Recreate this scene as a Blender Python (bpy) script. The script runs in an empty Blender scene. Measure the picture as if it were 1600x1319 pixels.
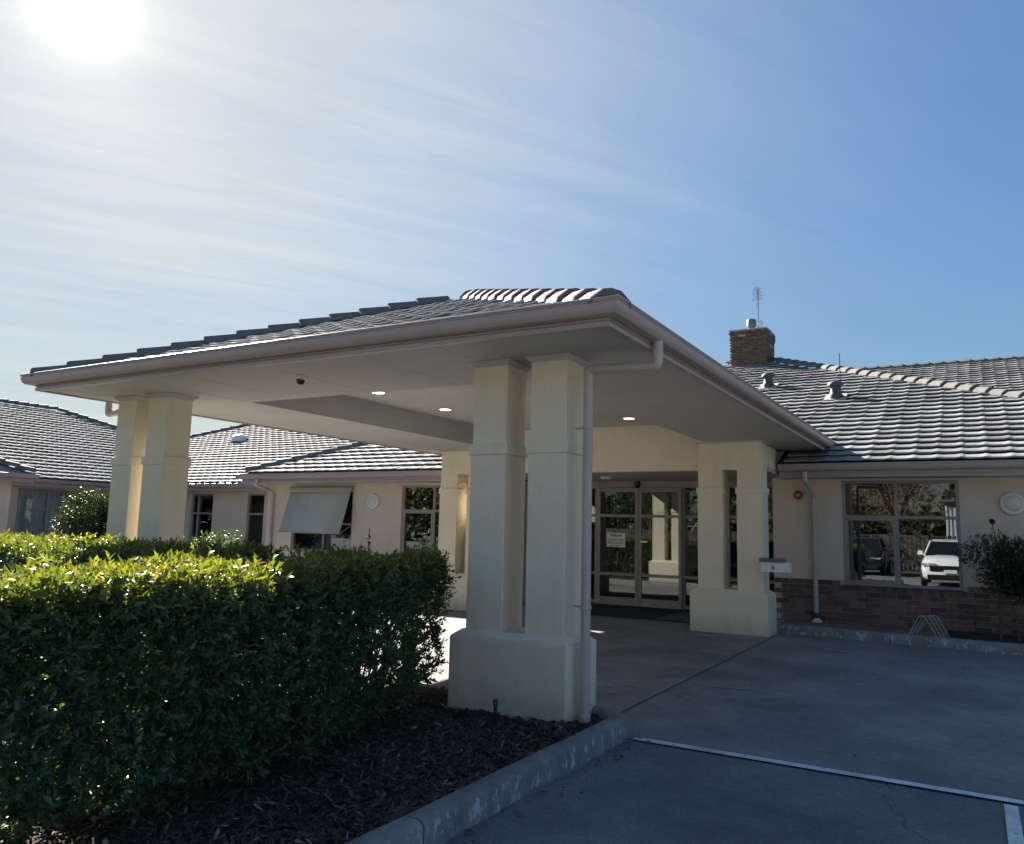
import bpy, math, random
import numpy as np
from mathutils import Vector, Matrix
R = math.radians
random.seed(7); rng = np.random.default_rng(7)
scene = bpy.context.scene
col = scene.collection

# ------------------------------------------------------------------ camera
CAM_YAW, CAM_PITCH, CAM_ROLL, FPX = 0.527478, 0.132917, 0.024988, 1252.46
def cam_axes():
    y, p, r = CAM_YAW, CAM_PITCH, CAM_ROLL
    f = Vector((-math.sin(y)*math.cos(p), math.cos(y)*math.cos(p), math.sin(p)))
    rt = Vector((math.cos(y), math.sin(y), 0)); u = rt.cross(f)
    return f, math.cos(r)*rt+math.sin(r)*u, -math.sin(r)*rt+math.cos(r)*u
CF, CR, CU = cam_axes()
CAM = Vector((0, 0, 1.6))
cd = bpy.data.cameras.new('camera'); cam = bpy.data.objects.new('camera', cd); col.objects.link(cam)
cd.sensor_width = 36; cd.lens = 36*FPX/1600; cd.clip_start = .05; cd.clip_end = 2000
cam.matrix_world = Matrix(((CR.x, CU.x, -CF.x, CAM.x), (CR.y, CU.y, -CF.y, CAM.y), (CR.z, CU.z, -CF.z, CAM.z), (0, 0, 0, 1)))
scene.camera = cam

# ------------------------------------------------------------------ world, sun, exposure
SUN_EL, SUN_AZ = R(30.5), R(60.9)           # azimuth measured from +Y towards -X
SUN = Vector((-math.sin(SUN_AZ)*math.cos(SUN_EL), math.cos(SUN_AZ)*math.cos(SUN_EL), math.sin(SUN_EL)))
world = bpy.data.worlds.new('World'); scene.world = world; world.use_nodes = True
nt = world.node_tree; nt.nodes.clear()
def N(tree, typ, **kw):
    n = tree.nodes.new(typ)
    for k, v in kw.items():
        if k.startswith('i_'):
            key = k[2:]
            n.inputs[int(key) if key.isdigit() else key.replace('_', ' ')].default_value = v
        else: setattr(n, k, v)
    return n
def LK(tree, a, b): tree.links.new(a, b)
KNEE = .29; CIRRUS = (4.1, 4.15, 3.75, 1)
sky = N(nt, 'ShaderNodeTexSky', sky_type='NISHITA', sun_disc=False, sun_elevation=SUN_EL, sun_rotation=-SUN_AZ,
        altitude=50, air_density=1.0, dust_density=0.2, ozone_density=1.5)
tc = N(nt, 'ShaderNodeTexCoord')
sp = N(nt, 'ShaderNodeSeparateXYZ'); LK(nt, tc.outputs['Generated'], sp.inputs[0])
zc = N(nt, 'ShaderNodeMath', operation='MAXIMUM'); LK(nt, sp.outputs[2], zc.inputs[0]); zc.inputs[1].default_value = 0.0
za = N(nt, 'ShaderNodeMath', operation='ADD'); LK(nt, zc.outputs[0], za.inputs[0]); za.inputs[1].default_value = .12
dx = N(nt, 'ShaderNodeMath', operation='DIVIDE'); LK(nt, sp.outputs[0], dx.inputs[0]); LK(nt, za.outputs[0], dx.inputs[1])
dy = N(nt, 'ShaderNodeMath', operation='DIVIDE'); LK(nt, sp.outputs[1], dy.inputs[0]); LK(nt, za.outputs[0], dy.inputs[1])
cb = N(nt, 'ShaderNodeCombineXYZ'); LK(nt, dx.outputs[0], cb.inputs[0]); LK(nt, dy.outputs[0], cb.inputs[1])
# thin cirrus: a plane of stretched noise high overhead, thicker and thinner in broad drifts
mp = N(nt, 'ShaderNodeMapping', vector_type='TEXTURE'); mp.inputs['Rotation'].default_value = (0, 0, R(-34)); mp.inputs['Scale'].default_value = (.42, 3.0, 1)
LK(nt, cb.outputs[0], mp.inputs[0])
n1 = N(nt, 'ShaderNodeTexNoise', i_Scale=1.7, i_Detail=10, i_Roughness=.62, i_Distortion=1.3); LK(nt, mp.outputs[0], n1.inputs['Vector'])
mp2 = N(nt, 'ShaderNodeMapping'); mp2.inputs['Location'].default_value = (4.3, 1.0, 0); LK(nt, cb.outputs[0], mp2.inputs[0])
n2 = N(nt, 'ShaderNodeTexNoise', i_Scale=.30, i_Detail=2, i_Roughness=.45); LK(nt, mp2.outputs[0], n2.inputs['Vector'])
r1 = N(nt, 'ShaderNodeMapRange', i_From_Min=.26, i_From_Max=.78, i_To_Min=.5); LK(nt, n1.outputs['Fac'], r1.inputs['Value'])
r2 = N(nt, 'ShaderNodeMapRange', i_From_Min=.36, i_From_Max=.64, i_To_Min=.55, i_To_Max=1.0, interpolation_type='SMOOTHSTEP'); LK(nt, n2.outputs['Fac'], r2.inputs['Value'])
mm = N(nt, 'ShaderNodeMath', operation='MULTIPLY'); LK(nt, r1.outputs[0], mm.inputs[0]); LK(nt, r2.outputs[0], mm.inputs[1])
# ice cloud scatters forward: the veil is brightest round the sun (same direction as the sun lamp)
nd = N(nt, 'ShaderNodeVectorMath', operation='NORMALIZE'); LK(nt, tc.outputs['Generated'], nd.inputs[0])
dt = N(nt, 'ShaderNodeVectorMath', operation='DOT_PRODUCT'); LK(nt, nd.outputs[0], dt.inputs[0]); dt.inputs[1].default_value = SUN
dc = N(nt, 'ShaderNodeMath', operation='MAXIMUM'); LK(nt, dt.outputs['Value'], dc.inputs[0]); dc.inputs[1].default_value = 0.0
def powd(e, k, add=0.0):
    p = N(nt, 'ShaderNodeMath', operation='POWER'); LK(nt, dc.outputs[0], p.inputs[0]); p.inputs[1].default_value = e
    q = N(nt, 'ShaderNodeMath', operation='MULTIPLY_ADD'); LK(nt, p.outputs[0], q.inputs[0]); q.inputs[1].default_value = k; q.inputs[2].default_value = add; return q
ph = powd(6, .92, .035)
mk = N(nt, 'ShaderNodeMath', operation='MULTIPLY'); LK(nt, mm.outputs[0], mk.inputs[0]); LK(nt, ph.outputs[0], mk.inputs[1])
hs0 = N(nt, 'ShaderNodeHueSaturation', i_Saturation=1.22); LK(nt, sky.outputs[0], hs0.inputs['Color'])
# even response of the hazy sky: radiance rolls off softly
lum = N(nt, 'ShaderNodeRGBToBW'); LK(nt, sky.outputs[0], lum.inputs[0])
kn = N(nt, 'ShaderNodeMath', operation='MULTIPLY_ADD'); LK(nt, lum.outputs[0], kn.inputs[0]); kn.inputs[1].default_value = KNEE; kn.inputs[2].default_value = 1.0
iv = N(nt, 'ShaderNodeMath', operation='DIVIDE'); iv.inputs[0].default_value = 1.0; LK(nt, kn.outputs[0], iv.inputs[1])
sc0 = N(nt, 'ShaderNodeVectorMath', operation='SCALE'); LK(nt, hs0.outputs[0], sc0.inputs[0]); LK(nt, iv.outputs[0], sc0.inputs['Scale'])
mix = N(nt, 'ShaderNodeMix', data_type='RGBA'); LK(nt, mk.outputs[0], mix.inputs['Factor'])
LK(nt, sc0.outputs[0], mix.inputs['A']); mix.inputs['B'].default_value = CIRRUS
au1 = powd(1100, 2.8); au2 = powd(110, .75)
aus = N(nt, 'ShaderNodeMath', operation='ADD'); LK(nt, au1.outputs[0], aus.inputs[0]); LK(nt, au2.outputs[0], aus.inputs[1])
auc = N(nt, 'ShaderNodeVectorMath', operation='SCALE'); auc.inputs[0].default_value = (1.0, .94, .74); LK(nt, aus.outputs[0], auc.inputs['Scale'])
tot = N(nt, 'ShaderNodeVectorMath', operation='ADD'); LK(nt, mix.outputs['Result'], tot.inputs[0]); LK(nt, auc.outputs[0], tot.inputs[1])
bg = N(nt, 'ShaderNodeBackground', i_Strength=.0515); LK(nt, tot.outputs[0], bg.inputs['Color'])
wo = N(nt, 'ShaderNodeOutputWorld'); LK(nt, bg.outputs[0], wo.inputs['Surface'])

sl = bpy.data.lights.new('sun', 'SUN'); sl.energy = 5.0; sl.angle = R(.53); sl.color = (1.0, .93, .82)
so = bpy.data.objects.new('sun', sl); col.objects.link(so); so.location = (-20, 10, 25)
so.rotation_euler = SUN.to_track_quat('Z', 'Y').to_euler()
vs = scene.view_settings
vs.view_transform = 'Standard'; vs.look = 'None'; vs.exposure = 2.18; vs.gamma = 1; vs.use_curve_mapping = False
scene.render.engine = 'CYCLES'
scene.cycles.max_bounces = 10; scene.cycles.transparent_max_bounces = 16; scene.cycles.diffuse_bounces = 5
scene.cycles.use_denoising = True

# ------------------------------------------------------------------ materials
def mat(name, c, rough=.6, var=.12, vscale=3.0, bump=0.0, bscale=60.0, metal=0.0, spec=.5, c2=None, attr=None, fine=.06):
    m = bpy.data.materials.new(name); m.use_nodes = True; t = m.node_tree
    b = t.nodes['Principled BSDF']; b.inputs['Roughness'].default_value = rough; b.inputs['Metallic'].default_value = metal
    b.inputs['Specular IOR Level'].default_value = spec
    co = N(t, 'ShaderNodeTexCoord')
    a = N(t, 'ShaderNodeTexNoise', i_Scale=vscale, i_Detail=6, i_Roughness=.62); LK(t, co.outputs['Object'], a.inputs['Vector'])
    r = N(t, 'ShaderNodeMapRange', i_From_Min=.3, i_From_Max=.7); LK(t, a.outputs['Fac'], r.inputs['Value'])
    mx = N(t, 'ShaderNodeMix', data_type='RGBA'); LK(t, r.outputs[0], mx.inputs['Factor'])
    lo = c2 or tuple(x*(1-var) for x in c); hi = c if c2 else tuple(min(1, x*(1+var)) for x in c)
    mx.inputs['A'].default_value = (*lo, 1); mx.inputs['B'].default_value = (*hi, 1)
    out = mx.outputs['Result']
    if fine:
        a2 = N(t, 'ShaderNodeTexNoise', i_Scale=bscale, i_Detail=3); LK(t, co.outputs['Object'], a2.inputs['Vector'])
        r2 = N(t, 'ShaderNodeMapRange', i_From_Min=.3, i_From_Max=.7, i_To_Min=1-fine, i_To_Max=1+fine); LK(t, a2.outputs['Fac'], r2.inputs['Value'])
        ml = N(t, 'ShaderNodeVectorMath', operation='SCALE'); LK(t, out, ml.inputs[0]); LK(t, r2.outputs[0], ml.inputs['Scale']); out = ml.outputs[0]
    if attr:
        at = N(t, 'ShaderNodeAttribute', attribute_name=attr)
        ml2 = N(t, 'ShaderNodeVectorMath', operation='MULTIPLY'); LK(t, out, ml2.inputs[0]); LK(t, at.outputs['Color'], ml2.inputs[1]); out = ml2.outputs[0]
    LK(t, out, b.inputs['Base Color'])
    if bump:
        a3 = N(t, 'ShaderNodeTexNoise', i_Scale=bscale, i_Detail=4); LK(t, co.outputs['Object'], a3.inputs['Vector'])
        bp = N(t, 'ShaderNodeBump', i_Strength=bump, i_Distance=.01); LK(t, a3.outputs['Fac'], bp.inputs['Height']); LK(t, bp.outputs[0], b.inputs['Normal'])
    m['out'] = 0
    return m
def flat(name, c, rough=.5, metal=0., emit=None, es=0.):
    m = bpy.data.materials.new(name); m.use_nodes = True; b = m.node_tree.nodes['Principled BSDF']
    b.inputs['Base Color'].default_value = (*c, 1); b.inputs['Roughness'].default_value = rough; b.inputs['Metallic'].default_value = metal
    if emit: b.inputs['Emission Color'].default_value = (*emit, 1); b.inputs['Emission Strength'].default_value = es
    return m
def leafmat(name, trans=.5, rough=.38):
    m = bpy.data.materials.new(name); m.use_nodes = True; t = m.node_tree
    b = t.nodes['Principled BSDF']; o = t.nodes['Material Output']; b.inputs['Roughness'].default_value = rough
    at = N(t, 'ShaderNodeAttribute', attribute_name='col'); LK(t, at.outputs['Color'], b.inputs['Base Color'])
    tr = N(t, 'ShaderNodeBsdfTranslucent')
    hs = N(t, 'ShaderNodeVectorMath', operation='MULTIPLY'); hs.inputs[1].default_value = (1.9, 1.75, .5); LK(t, at.outputs['Color'], hs.inputs[0]); LK(t, hs.outputs[0], tr.inputs['Color'])
    ms = N(t, 'ShaderNodeMixShader', i_0=trans); LK(t, b.outputs[0], ms.inputs[1]); LK(t, tr.outputs[0], ms.inputs[2]); LK(t, ms.outputs[0], o.inputs['Surface'])
    return m
def glassmat(name, tint, ior=1.75):
    m = bpy.data.materials.new(name); m.use_nodes = True; t = m.node_tree; o = t.nodes['Material Output']; t.nodes.remove(t.nodes['Principled BSDF'])
    tr = N(t, 'ShaderNodeBsdfTransparent'); tr.inputs[0].default_value = (*tint, 1)
    gl = N(t, 'ShaderNodeBsdfGlossy', i_Roughness=.0); gl.inputs['Color'].default_value = (.92, .97, 1, 1)
    # slight waviness of the sheet
    co = N(t, 'ShaderNodeTexCoord'); nz = N(t, 'ShaderNodeTexNoise', i_Scale=1.6, i_Detail=1); LK(t, co.outputs['Object'], nz.inputs['Vector'])
    bp = N(t, 'ShaderNodeBump', i_Strength=.02, i_Distance=.02); LK(t, nz.outputs['Fac'], bp.inputs['Height']); LK(t, bp.outputs[0], gl.inputs['Normal'])
    fr = N(t, 'ShaderNodeFresnel', i_IOR=ior)
    ms = N(t, 'ShaderNodeMixShader'); LK(t, fr.outputs[0], ms.inputs[0]); LK(t, tr.outputs[0], ms.inputs[1]); LK(t, gl.outputs[0], ms.inputs[2]); LK(t, ms.outputs[0], o.inputs['Surface'])
    return m
def paintworn(name, under, over, scale, thr, face=False):
    """concrete with remnants of old white paint"""
    m = mat(name, under, rough=.85, var=.3, vscale=4, bump=.35, bscale=90, fine=.15); t = m.node_tree; b = t.nodes['Principled BSDF']
    src = b.inputs['Base Color'].links[0].from_socket
    co = N(t, 'ShaderNodeTexCoord'); mp_ = N(t, 'ShaderNodeMapping'); mp_.inputs['Scale'].default_value = scale; LK(t, co.outputs['Object'], mp_.inputs[0])
    nz = N(t, 'ShaderNodeTexNoise', i_Scale=1, i_Detail=8, i_Roughness=.72); LK(t, mp_.outputs[0], nz.inputs['Vector'])
    r = N(t, 'ShaderNodeMapRange', i_From_Min=thr, i_From_Max=thr+.04); LK(t, nz.outputs['Fac'], r.inputs['Value'])
    mx = N(t, 'ShaderNodeMix', data_type='RGBA'); LK(t, r.outputs[0], mx.inputs['Factor']); LK(t, src, mx.inputs['A']); mx.inputs['B'].default_value = (*over, 1)
    LK(t, mx.outputs['Result'], b.inputs['Base Color'])
    if face:
        ge = N(t, 'ShaderNodeNewGeometry'); sx = N(t, 'ShaderNodeSeparateXYZ'); LK(t, ge.outputs['Normal'], sx.inputs[0])
        fm = N(t, 'ShaderNodeMapRange', i_From_Min=.75, i_From_Max=.35); LK(t, sx.outputs[2], fm.inputs['Value'])
        mu = N(t, 'ShaderNodeMath', operation='MULTIPLY'); LK(t, fm.outputs[0], mu.inputs[0]); LK(t, r.outputs[0], mu.inputs[1]); LK(t, mu.outputs[0], mx.inputs['Factor'])
    return m

def groundmat(name, base, dark, crackw=.012):
    m = mat(name, base, rough=.88, vscale=.9, bump=.5, bscale=120, c2=dark, fine=.34); t = m.node_tree; b = t.nodes['Principled BSDF']
    src = b.inputs['Base Color'].links[0].from_socket
    co = N(t, 'ShaderNodeTexCoord')
    # wandering cracks
    dn = N(t, 'ShaderNodeTexNoise', i_Scale=1.3, i_Detail=5); LK(t, co.outputs['Object'], dn.inputs['Vector'])
    ad = N(t, 'ShaderNodeMix', data_type='RGBA', blend_type='LINEAR_LIGHT'); ad.inputs['Factor'].default_value = .35
    LK(t, co.outputs['Object'], ad.inputs['A']); LK(t, dn.outputs['Color'], ad.inputs['B'])
    vo = N(t, 'ShaderNodeTexVoronoi', feature='DISTANCE_TO_EDGE', i_Scale=.19); LK(t, ad.outputs['Result'], vo.inputs['Vector'])
    cr = N(t, 'ShaderNodeMapRange', i_From_Min=0, i_From_Max=crackw*.25, i_To_Min=.45, i_To_Max=1); LK(t, vo.outputs['Distance'], cr.inputs['Value'])
    ck = N(t, 'ShaderNodeTexNoise', i_Scale=.33, i_Detail=2); LK(t, co.outputs['Object'], ck.inputs['Vector'])
    cg = N(t, 'ShaderNodeMapRange', i_From_Min=.50, i_From_Max=.58); LK(t, ck.outputs['Fac'], cg.inputs['Value'])
    c1 = N(t, 'ShaderNodeMix', data_type='FLOAT'); LK(t, cg.outputs[0], c1.inputs['Factor']); c1.inputs['A'].default_value = 1.0; LK(t, cr.outputs[0], c1.inputs['B']); cr = c1
    # stains
    st = N(t, 'ShaderNodeTexNoise', i_Scale=.45, i_Detail=7, i_Roughness=.65); LK(t, co.outputs['Object'], st.inputs['Vector'])
    sr = N(t, 'ShaderNodeMapRange', i_From_Min=.35, i_From_Max=.7, i_To_Min=.72, i_To_Max=1.18); LK(t, st.outputs['Fac'], sr.inputs['Value'])
    md = N(t, 'ShaderNodeTexNoise', i_Scale=11, i_Detail=8, i_Roughness=.75); LK(t, co.outputs['Object'], md.inputs['Vector'])
    mr_ = N(t, 'ShaderNodeMapRange', i_From_Min=.3, i_From_Max=.7, i_To_Min=.84, i_To_Max=1.16); LK(t, md.outputs['Fac'], mr_.inputs['Value'])
    m0 = N(t, 'ShaderNodeMath', operation='MULTIPLY'); LK(t, sr.outputs[0], m0.inputs[0]); LK(t, mr_.outputs[0], m0.inputs[1])
    # drip and tyre spots
    vs2 = N(t, 'ShaderNodeTexVoronoi', i_Scale=1.1); LK(t, co.outputs['Object'], vs2.inputs['Vector'])
    sp2 = N(t, 'ShaderNodeMapRange', i_From_Min=.02, i_From_Max=.07, i_To_Min=.62, i_To_Max=1.0); LK(t, vs2.outputs['Distance'], sp2.inputs['Value'])
    m1_ = N(t, 'ShaderNodeMath', operation='MULTIPLY'); LK(t, m0.outputs[0], m1_.inputs[0]); LK(t, sp2.outputs[0], m1_.inputs[1])
    mu = N(t, 'ShaderNodeMath', operation='MULTIPLY'); LK(t, cr.outputs[0], mu.inputs[0]); LK(t, m1_.outputs[0], mu.inputs[1])
    ml = N(t, 'ShaderNodeVectorMath', operation='SCALE'); LK(t, src, ml.inputs[0]); LK(t, mu.outputs[0], ml.inputs['Scale'])
    LK(t, ml.outputs[0], b.inputs['Base Color'])
    return m

def dirty(m, top):
    """rain splash and grime that fade out above the ground, hairline scuffs"""
    t = m.node_tree; b = t.nodes['Principled BSDF']; src = b.inputs['Base Color'].links[0].from_socket
    co = N(t, 'ShaderNodeTexCoord'); sx = N(t, 'ShaderNodeSeparateXYZ'); LK(t, co.outputs['Object'], sx.inputs[0])
    nz = N(t, 'ShaderNodeTexNoise', i_Scale=7, i_Detail=8, i_Roughness=.7); LK(t, co.outputs['Object'], nz.inputs['Vector'])
    ad = N(t, 'ShaderNodeMath', operation='MULTIPLY_ADD'); LK(t, nz.outputs['Fac'], ad.inputs[0]); ad.inputs[1].default_value = -.55; LK(t, sx.outputs[2], ad.inputs[2])
    r = N(t, 'ShaderNodeMapRange', i_From_Min=-.25, i_From_Max=top-.22, i_To_Min=.42, i_To_Max=0.0); LK(t, ad.outputs[0], r.inputs['Value'])
    mx = N(t, 'ShaderNodeMix', data_type='RGBA'); LK(t, r.outputs[0], mx.inputs['Factor']); LK(t, src, mx.inputs['A']); mx.inputs['B'].default_value = (.20, .165, .125, 1)
    mp_ = N(t, 'ShaderNodeMapping'); mp_.inputs['Scale'].default_value = (9, 9, 1.1); LK(t, co.outputs['Object'], mp_.inputs[0])
    st = N(t, 'ShaderNodeTexNoise', i_Scale=1, i_Detail=6, i_Roughness=.6); LK(t, mp_.outputs[0], st.inputs['Vector'])
    sr = N(t, 'ShaderNodeMapRange', i_From_Min=.35, i_From_Max=.72, i_To_Min=1.01, i_To_Max=.95); LK(t, st.outputs['Fac'], sr.inputs['Value'])
    ml = N(t, 'ShaderNodeVectorMath', operation='SCALE'); LK(t, mx.outputs['Result'], ml.inputs[0]); LK(t, sr.outputs[0], ml.inputs['Scale'])
    LK(t, ml.outputs[0], b.inputs['Base Color']); return m
M = {}
M['cream'] = dirty(mat('cream_render', (.76, .67, .52), .9, var=.04, vscale=1.6, bump=.5, bscale=150, fine=.09), .34)
M['wall'] = mat('pink_beige_render', (.64, .525, .42), .9, var=.08, vscale=1.1, bump=.4, bscale=160, fine=.07)
M['soffit'] = mat('soffit_sheet', (.43, .425, .415), .75, var=.07, vscale=1.0, fine=.02)
M['gap'] = flat('joint_gap', (.12, .12, .12), .9)
M['trim'] = mat('mushroom_metal', (.37, .305, .285), .4, var=.05, vscale=2, fine=.02)
M['pipe'] = mat('downpipe_paint', (.46, .39, .365), .42, var=.06, vscale=3, fine=.02)
M['tile'] = mat('concrete_tile', (.25, .248, .25), .85, spec=.25, var=.22, vscale=2.2, bump=.15, bscale=120, attr='col', fine=.12)
M['cap'] = mat('ridge_cap_tile', (.15, .146, .14), .8, spec=.3, var=.2, vscale=6, bump=.2, bscale=90, fine=.14)
M['deck'] = flat('roof_underlay', (.06, .06, .065), .9)
M['frame'] = mat('window_frame', (.30, .26, .255), .4, var=.04, fine=.0)
M['glass'] = glassmat('window_glass', (.22, .28, .32), 2.35)
M['doorglass'] = glassmat('door_glass', (.30, .36, .40), 1.9)
M['clearglass'] = glassmat('clear_window_glass', (.8, .85, .88), 1.7)
M['room'] = mat('room_interior', (.10, .10, .11), .8, var=.1)
M['roomfloor'] = flat('room_floor', (.06, .06, .06), .6)
M['concrete'] = groundmat('drive_concrete', (.26, .25, .24), (.19, .185, .18))
M['asphalt'] = groundmat('carpark_asphalt', (.20, .198, .196), (.15, .15, .152))
M['joint'] = flat('expansion_joint', (.035, .035, .035), .95)
M['paint'] = paintworn('line_paint', (.62, .62, .62), (.2, .2, .2), (14, 14, 14), .60)
M['oldpaint'] = paintworn('faded_line_paint', (.36, .36, .36), (.22, .22, .22), (16, 16, 16), .5)
M['kerb'] = paintworn('kerb_concrete', (.20, .20, .195), (.42, .43, .44), (13, 13, 8.0), .55, True)
M['soil'] = mat('mulch_soil', (.035, .026, .02), .95, var=.5, vscale=18, bump=.8, bscale=50)
M['chip'] = mat('bark_chip', (.075, .05, .036), .85, var=.3, vscale=9, attr='col')
M['brick'] = mat('clay_brick', (.185, .108, .09), .85, var=.22, vscale=14, bump=.35, bscale=120, attr='col', fine=.15)
M['mortar'] = mat('mortar', (.40, .36, .33), .9, var=.1, vscale=9)
M['brick2'] = mat('dark_chimney_brick', (.175, .115, .083), .88, var=.25, vscale=14, bump=.35, bscale=120, attr='col', fine=.15)
M['ventmetal'] = mat('dull_vent_metal', (.07, .08, .088), .6, var=.25, vscale=7)
M['paver'] = mat('terracotta_paver', (.27, .155, .12), .85, var=.2, vscale=8, bump=.2)
M['leaf'] = leafmat('hedge_leaf', .36, .36)
M['leaf2'] = leafmat('shrub_leaf', .3, .5)
M['bark'] = mat('branch_bark', (.09, .065, .045), .9, var=.3, vscale=20)
M['fabric'] = mat('awning_canvas', (.40, .405, .36), .85, var=.05, vscale=3, fine=.08, bscale=300)
M['white'] = mat('white_paint', (.72, .72, .70), .45, var=.03, fine=0)
M['opal'] = flat('opal_diffuser', (.62, .58, .48), .3)
M['red'] = flat('red_plastic', (.42, .03, .03), .3)
M['black'] = flat('black_plastic', (.015, .015, .017), .35)
M['steel'] = mat('galvanised_steel', (.42, .44, .45), .38, var=.15, vscale=9, metal=.85)
M['dullsteel'] = mat('weathered_zinc', (.13, .15, .16), .6, var=.25, vscale=7, metal=.1)
M['rackgrey'] = mat('worn_steel', (.27, .28, .29), .45, var=.15, vscale=9)
M['lead'] = mat('lead_flashing', (.40, .36, .27), .7, var=.35, vscale=9)
M['lamp'] = flat('lit_downlight', (.9, .8, .5), .4, emit=(1.0, .82, .45), es=.9)
M['paper'] = flat('paper_notice', (.78, .78, .78), .7)
M['ink'] = flat('print_ink', (.03, .03, .035), .7)
M['mat'] = mat('coir_door_mat', (.10, .10, .105), .95, var=.2, vscale=30)
M['dmat'] = mat('rubber_entry_mat', (.03, .03, .033), .9, var=.2, vscale=20)
M['petal'] = leafmat('rose_petal', .2, .5)
M['curtain'] = mat('sheer_curtain', (.62, .66, .70), .9, var=.03, fine=0)
M['carwhite'] = flat('white_car_paint', (.80, .80, .80), .18)
M['cardark'] = flat('dark_car_paint', (.02, .024, .035), .15)
M['carglass'] = flat('car_glass', (.012, .014, .018), .05)
M['rubber'] = flat('tyre_rubber', (.02, .02, .02), .85)
M['chrome'] = flat('headlight_lens', (.55, .57, .6), .1, metal=.6)
M['clad'] = mat('corrugated_cladding', (.30, .30, .30), .55, var=.08)
M['shade'] = mat('timber_fence', (.10, .09, .08), .85, var=.2, vscale=9)

# ------------------------------------------------------------------ mesh helpers
def bend(path, r=.09, k=6):
    P = [Vector(p) for p in path]; out = [P[0]]
    for i in range(1, len(P)-1):
        a, b = (P[i-1]-P[i]), (P[i+1]-P[i]); q = min(r, a.length*.45, b.length*.45); a.normalize(); b.normalize(); A, B = P[i]+a*q, P[i]+b*q
        for j in range(k+1):
            t = j/k; out.append(A*(1-t)**2+P[i]*2*t*(1-t)+B*t*t)
    return out+[P[-1]]
class MB:
    def __init__(s): s.v = []; s.f = []
    def add(s, vs_, fs):
        o = len(s.v); s.v += [tuple(p) for p in vs_]; s.f += [tuple(i+o for i in f) for f in fs]; return s
    def box(s, x0, x1, y0, y1, z0, z1):
        return s.add([(x0,y0,z0),(x1,y0,z0),(x1,y1,z0),(x0,y1,z0),(x0,y0,z1),(x1,y0,z1),(x1,y1,z1),(x0,y1,z1)],
                     [(0,3,2,1),(4,5,6,7),(0,1,5,4),(1,2,6,5),(2,3,7,6),(3,0,4,7)])
    def frustum(s, a, b):          # a,b = (x0,x1,y0,y1,z)
        return s.add([(a[0],a[2],a[4]),(a[1],a[2],a[4]),(a[1],a[3],a[4]),(a[0],a[3],a[4]),(b[0],b[2],b[4]),(b[1],b[2],b[4]),(b[1],b[3],b[4]),(b[0],b[3],b[4])],
                     [(0,3,2,1),(4,5,6,7),(0,1,5,4),(1,2,6,5),(2,3,7,6),(3,0,4,7)])
    def prism(s, pts, z0, z1):
        n = len(pts)
        return s.add([(x,y,z0) for x,y in pts]+[(x,y,z1) for x,y in pts], [tuple(range(n))[::-1], tuple(range(n,2*n))]+[(i,(i+1)%n,(i+1)%n+n,i+n) for i in range(n)])
    def poly(s, pts): return s.add(pts, [tuple(range(len(pts)))])
    def tube(s, path, r, n=10, caps=True):
        path = [Vector(p) for p in path]; rs = r if isinstance(r, (list, tuple)) else [r]*len(path)
        rings = []; ref = None
        for i, p in enumerate(path):
            a = path[max(0,i-1)]; b = path[min(len(path)-1,i+1)]; d = (b-a).normalized()
            if ref is None: ref = Vector((0,0,1)) if abs(d.z) < .9 else Vector((1,0,0))
            x = ref.cross(d)
            if x.length < 1e-4: x = Vector((0,1,0)).cross(d)
            x.normalize(); y = d.cross(x); ref = y
            # mitre correction
            k = 1.0
            if 0 < i < len(path)-1:
                c = (path[i]-a).normalized().dot((b-path[i]).normalized()); k = 1/max(.5, math.sqrt((1+c)/2))
            rings.append([p+(x*math.cos(2*math.pi*j/n)+y*math.sin(2*math.pi*j/n))*rs[i]*(k if k else 1) for j in range(n)])
        vs_ = [q for ring in rings for q in ring]; fs = []
        for i in range(len(rings)-1):
            for j in range(n): fs.append((i*n+j, i*n+(j+1)%n, (i+1)*n+(j+1)%n, (i+1)*n+j))
        if caps: fs += [tuple(range(n))[::-1], tuple(range((len(rings)-1)*n, len(rings)*n))]
        return s.add(vs_, fs)
    def lathe(s, prof, c=(0,0,0), n=24, axis='z'):
        vs_ = []
        for r, h in prof:
            for j in range(n):
                a = 2*math.pi*j/n; x, y = r*math.cos(a), r*math.sin(a)
                vs_.append((c[0]+x, c[1]+y, c[2]+h) if axis == 'z' else (c[0]+x, c[1]-h, c[2]+y) if axis == 'y' else (c[0]+h, c[1]+x, c[2]+y))
        fs = [(i*n+j, i*n+(j+1)%n, (i+1)*n+(j+1)%n, (i+1)*n+j) for i in range(len(prof)-1) for j in range(n)]
        fs += [tuple(range(n))[::-1], tuple(range((len(prof)-1)*n, len(prof)*n))]
        return s.add(vs_, fs)
    def sweep(s, prof, path, caps=True, z0=None):
        """profile [(out, z)] along plan path; out is to the right of travel; corners mitred"""
        P = [Vector((p[0],p[1])) for p in path]; zz = [p[2] if len(p) > 2 else 0 for p in path]; n = len(prof); vs_ = []
        for i, p in enumerate(P):
            ns = []
            if i > 0: d = (P[i]-P[i-1]).normalized(); ns.append(Vector((d.y,-d.x)))
            if i < len(P)-1: d = (P[i+1]-P[i]).normalized(); ns.append(Vector((d.y,-d.x)))
            m = sum(ns, Vector((0,0))).normalized(); m = m/max(.3, m.dot(ns[0]))
            for o, z in prof: vs_.append((p.x+m.x*o, p.y+m.y*o, z+zz[i]))
        fs = [(i*n+j, i*n+(j+1)%n, (i+1)*n+(j+1)%n, (i+1)*n+j) for i in range(len(P)-1) for j in range(n)]
        if caps: fs += [tuple(range(n))[::-1], tuple(range((len(P)-1)*n, len(P)*n))]
        return s.add(vs_, fs)
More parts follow.
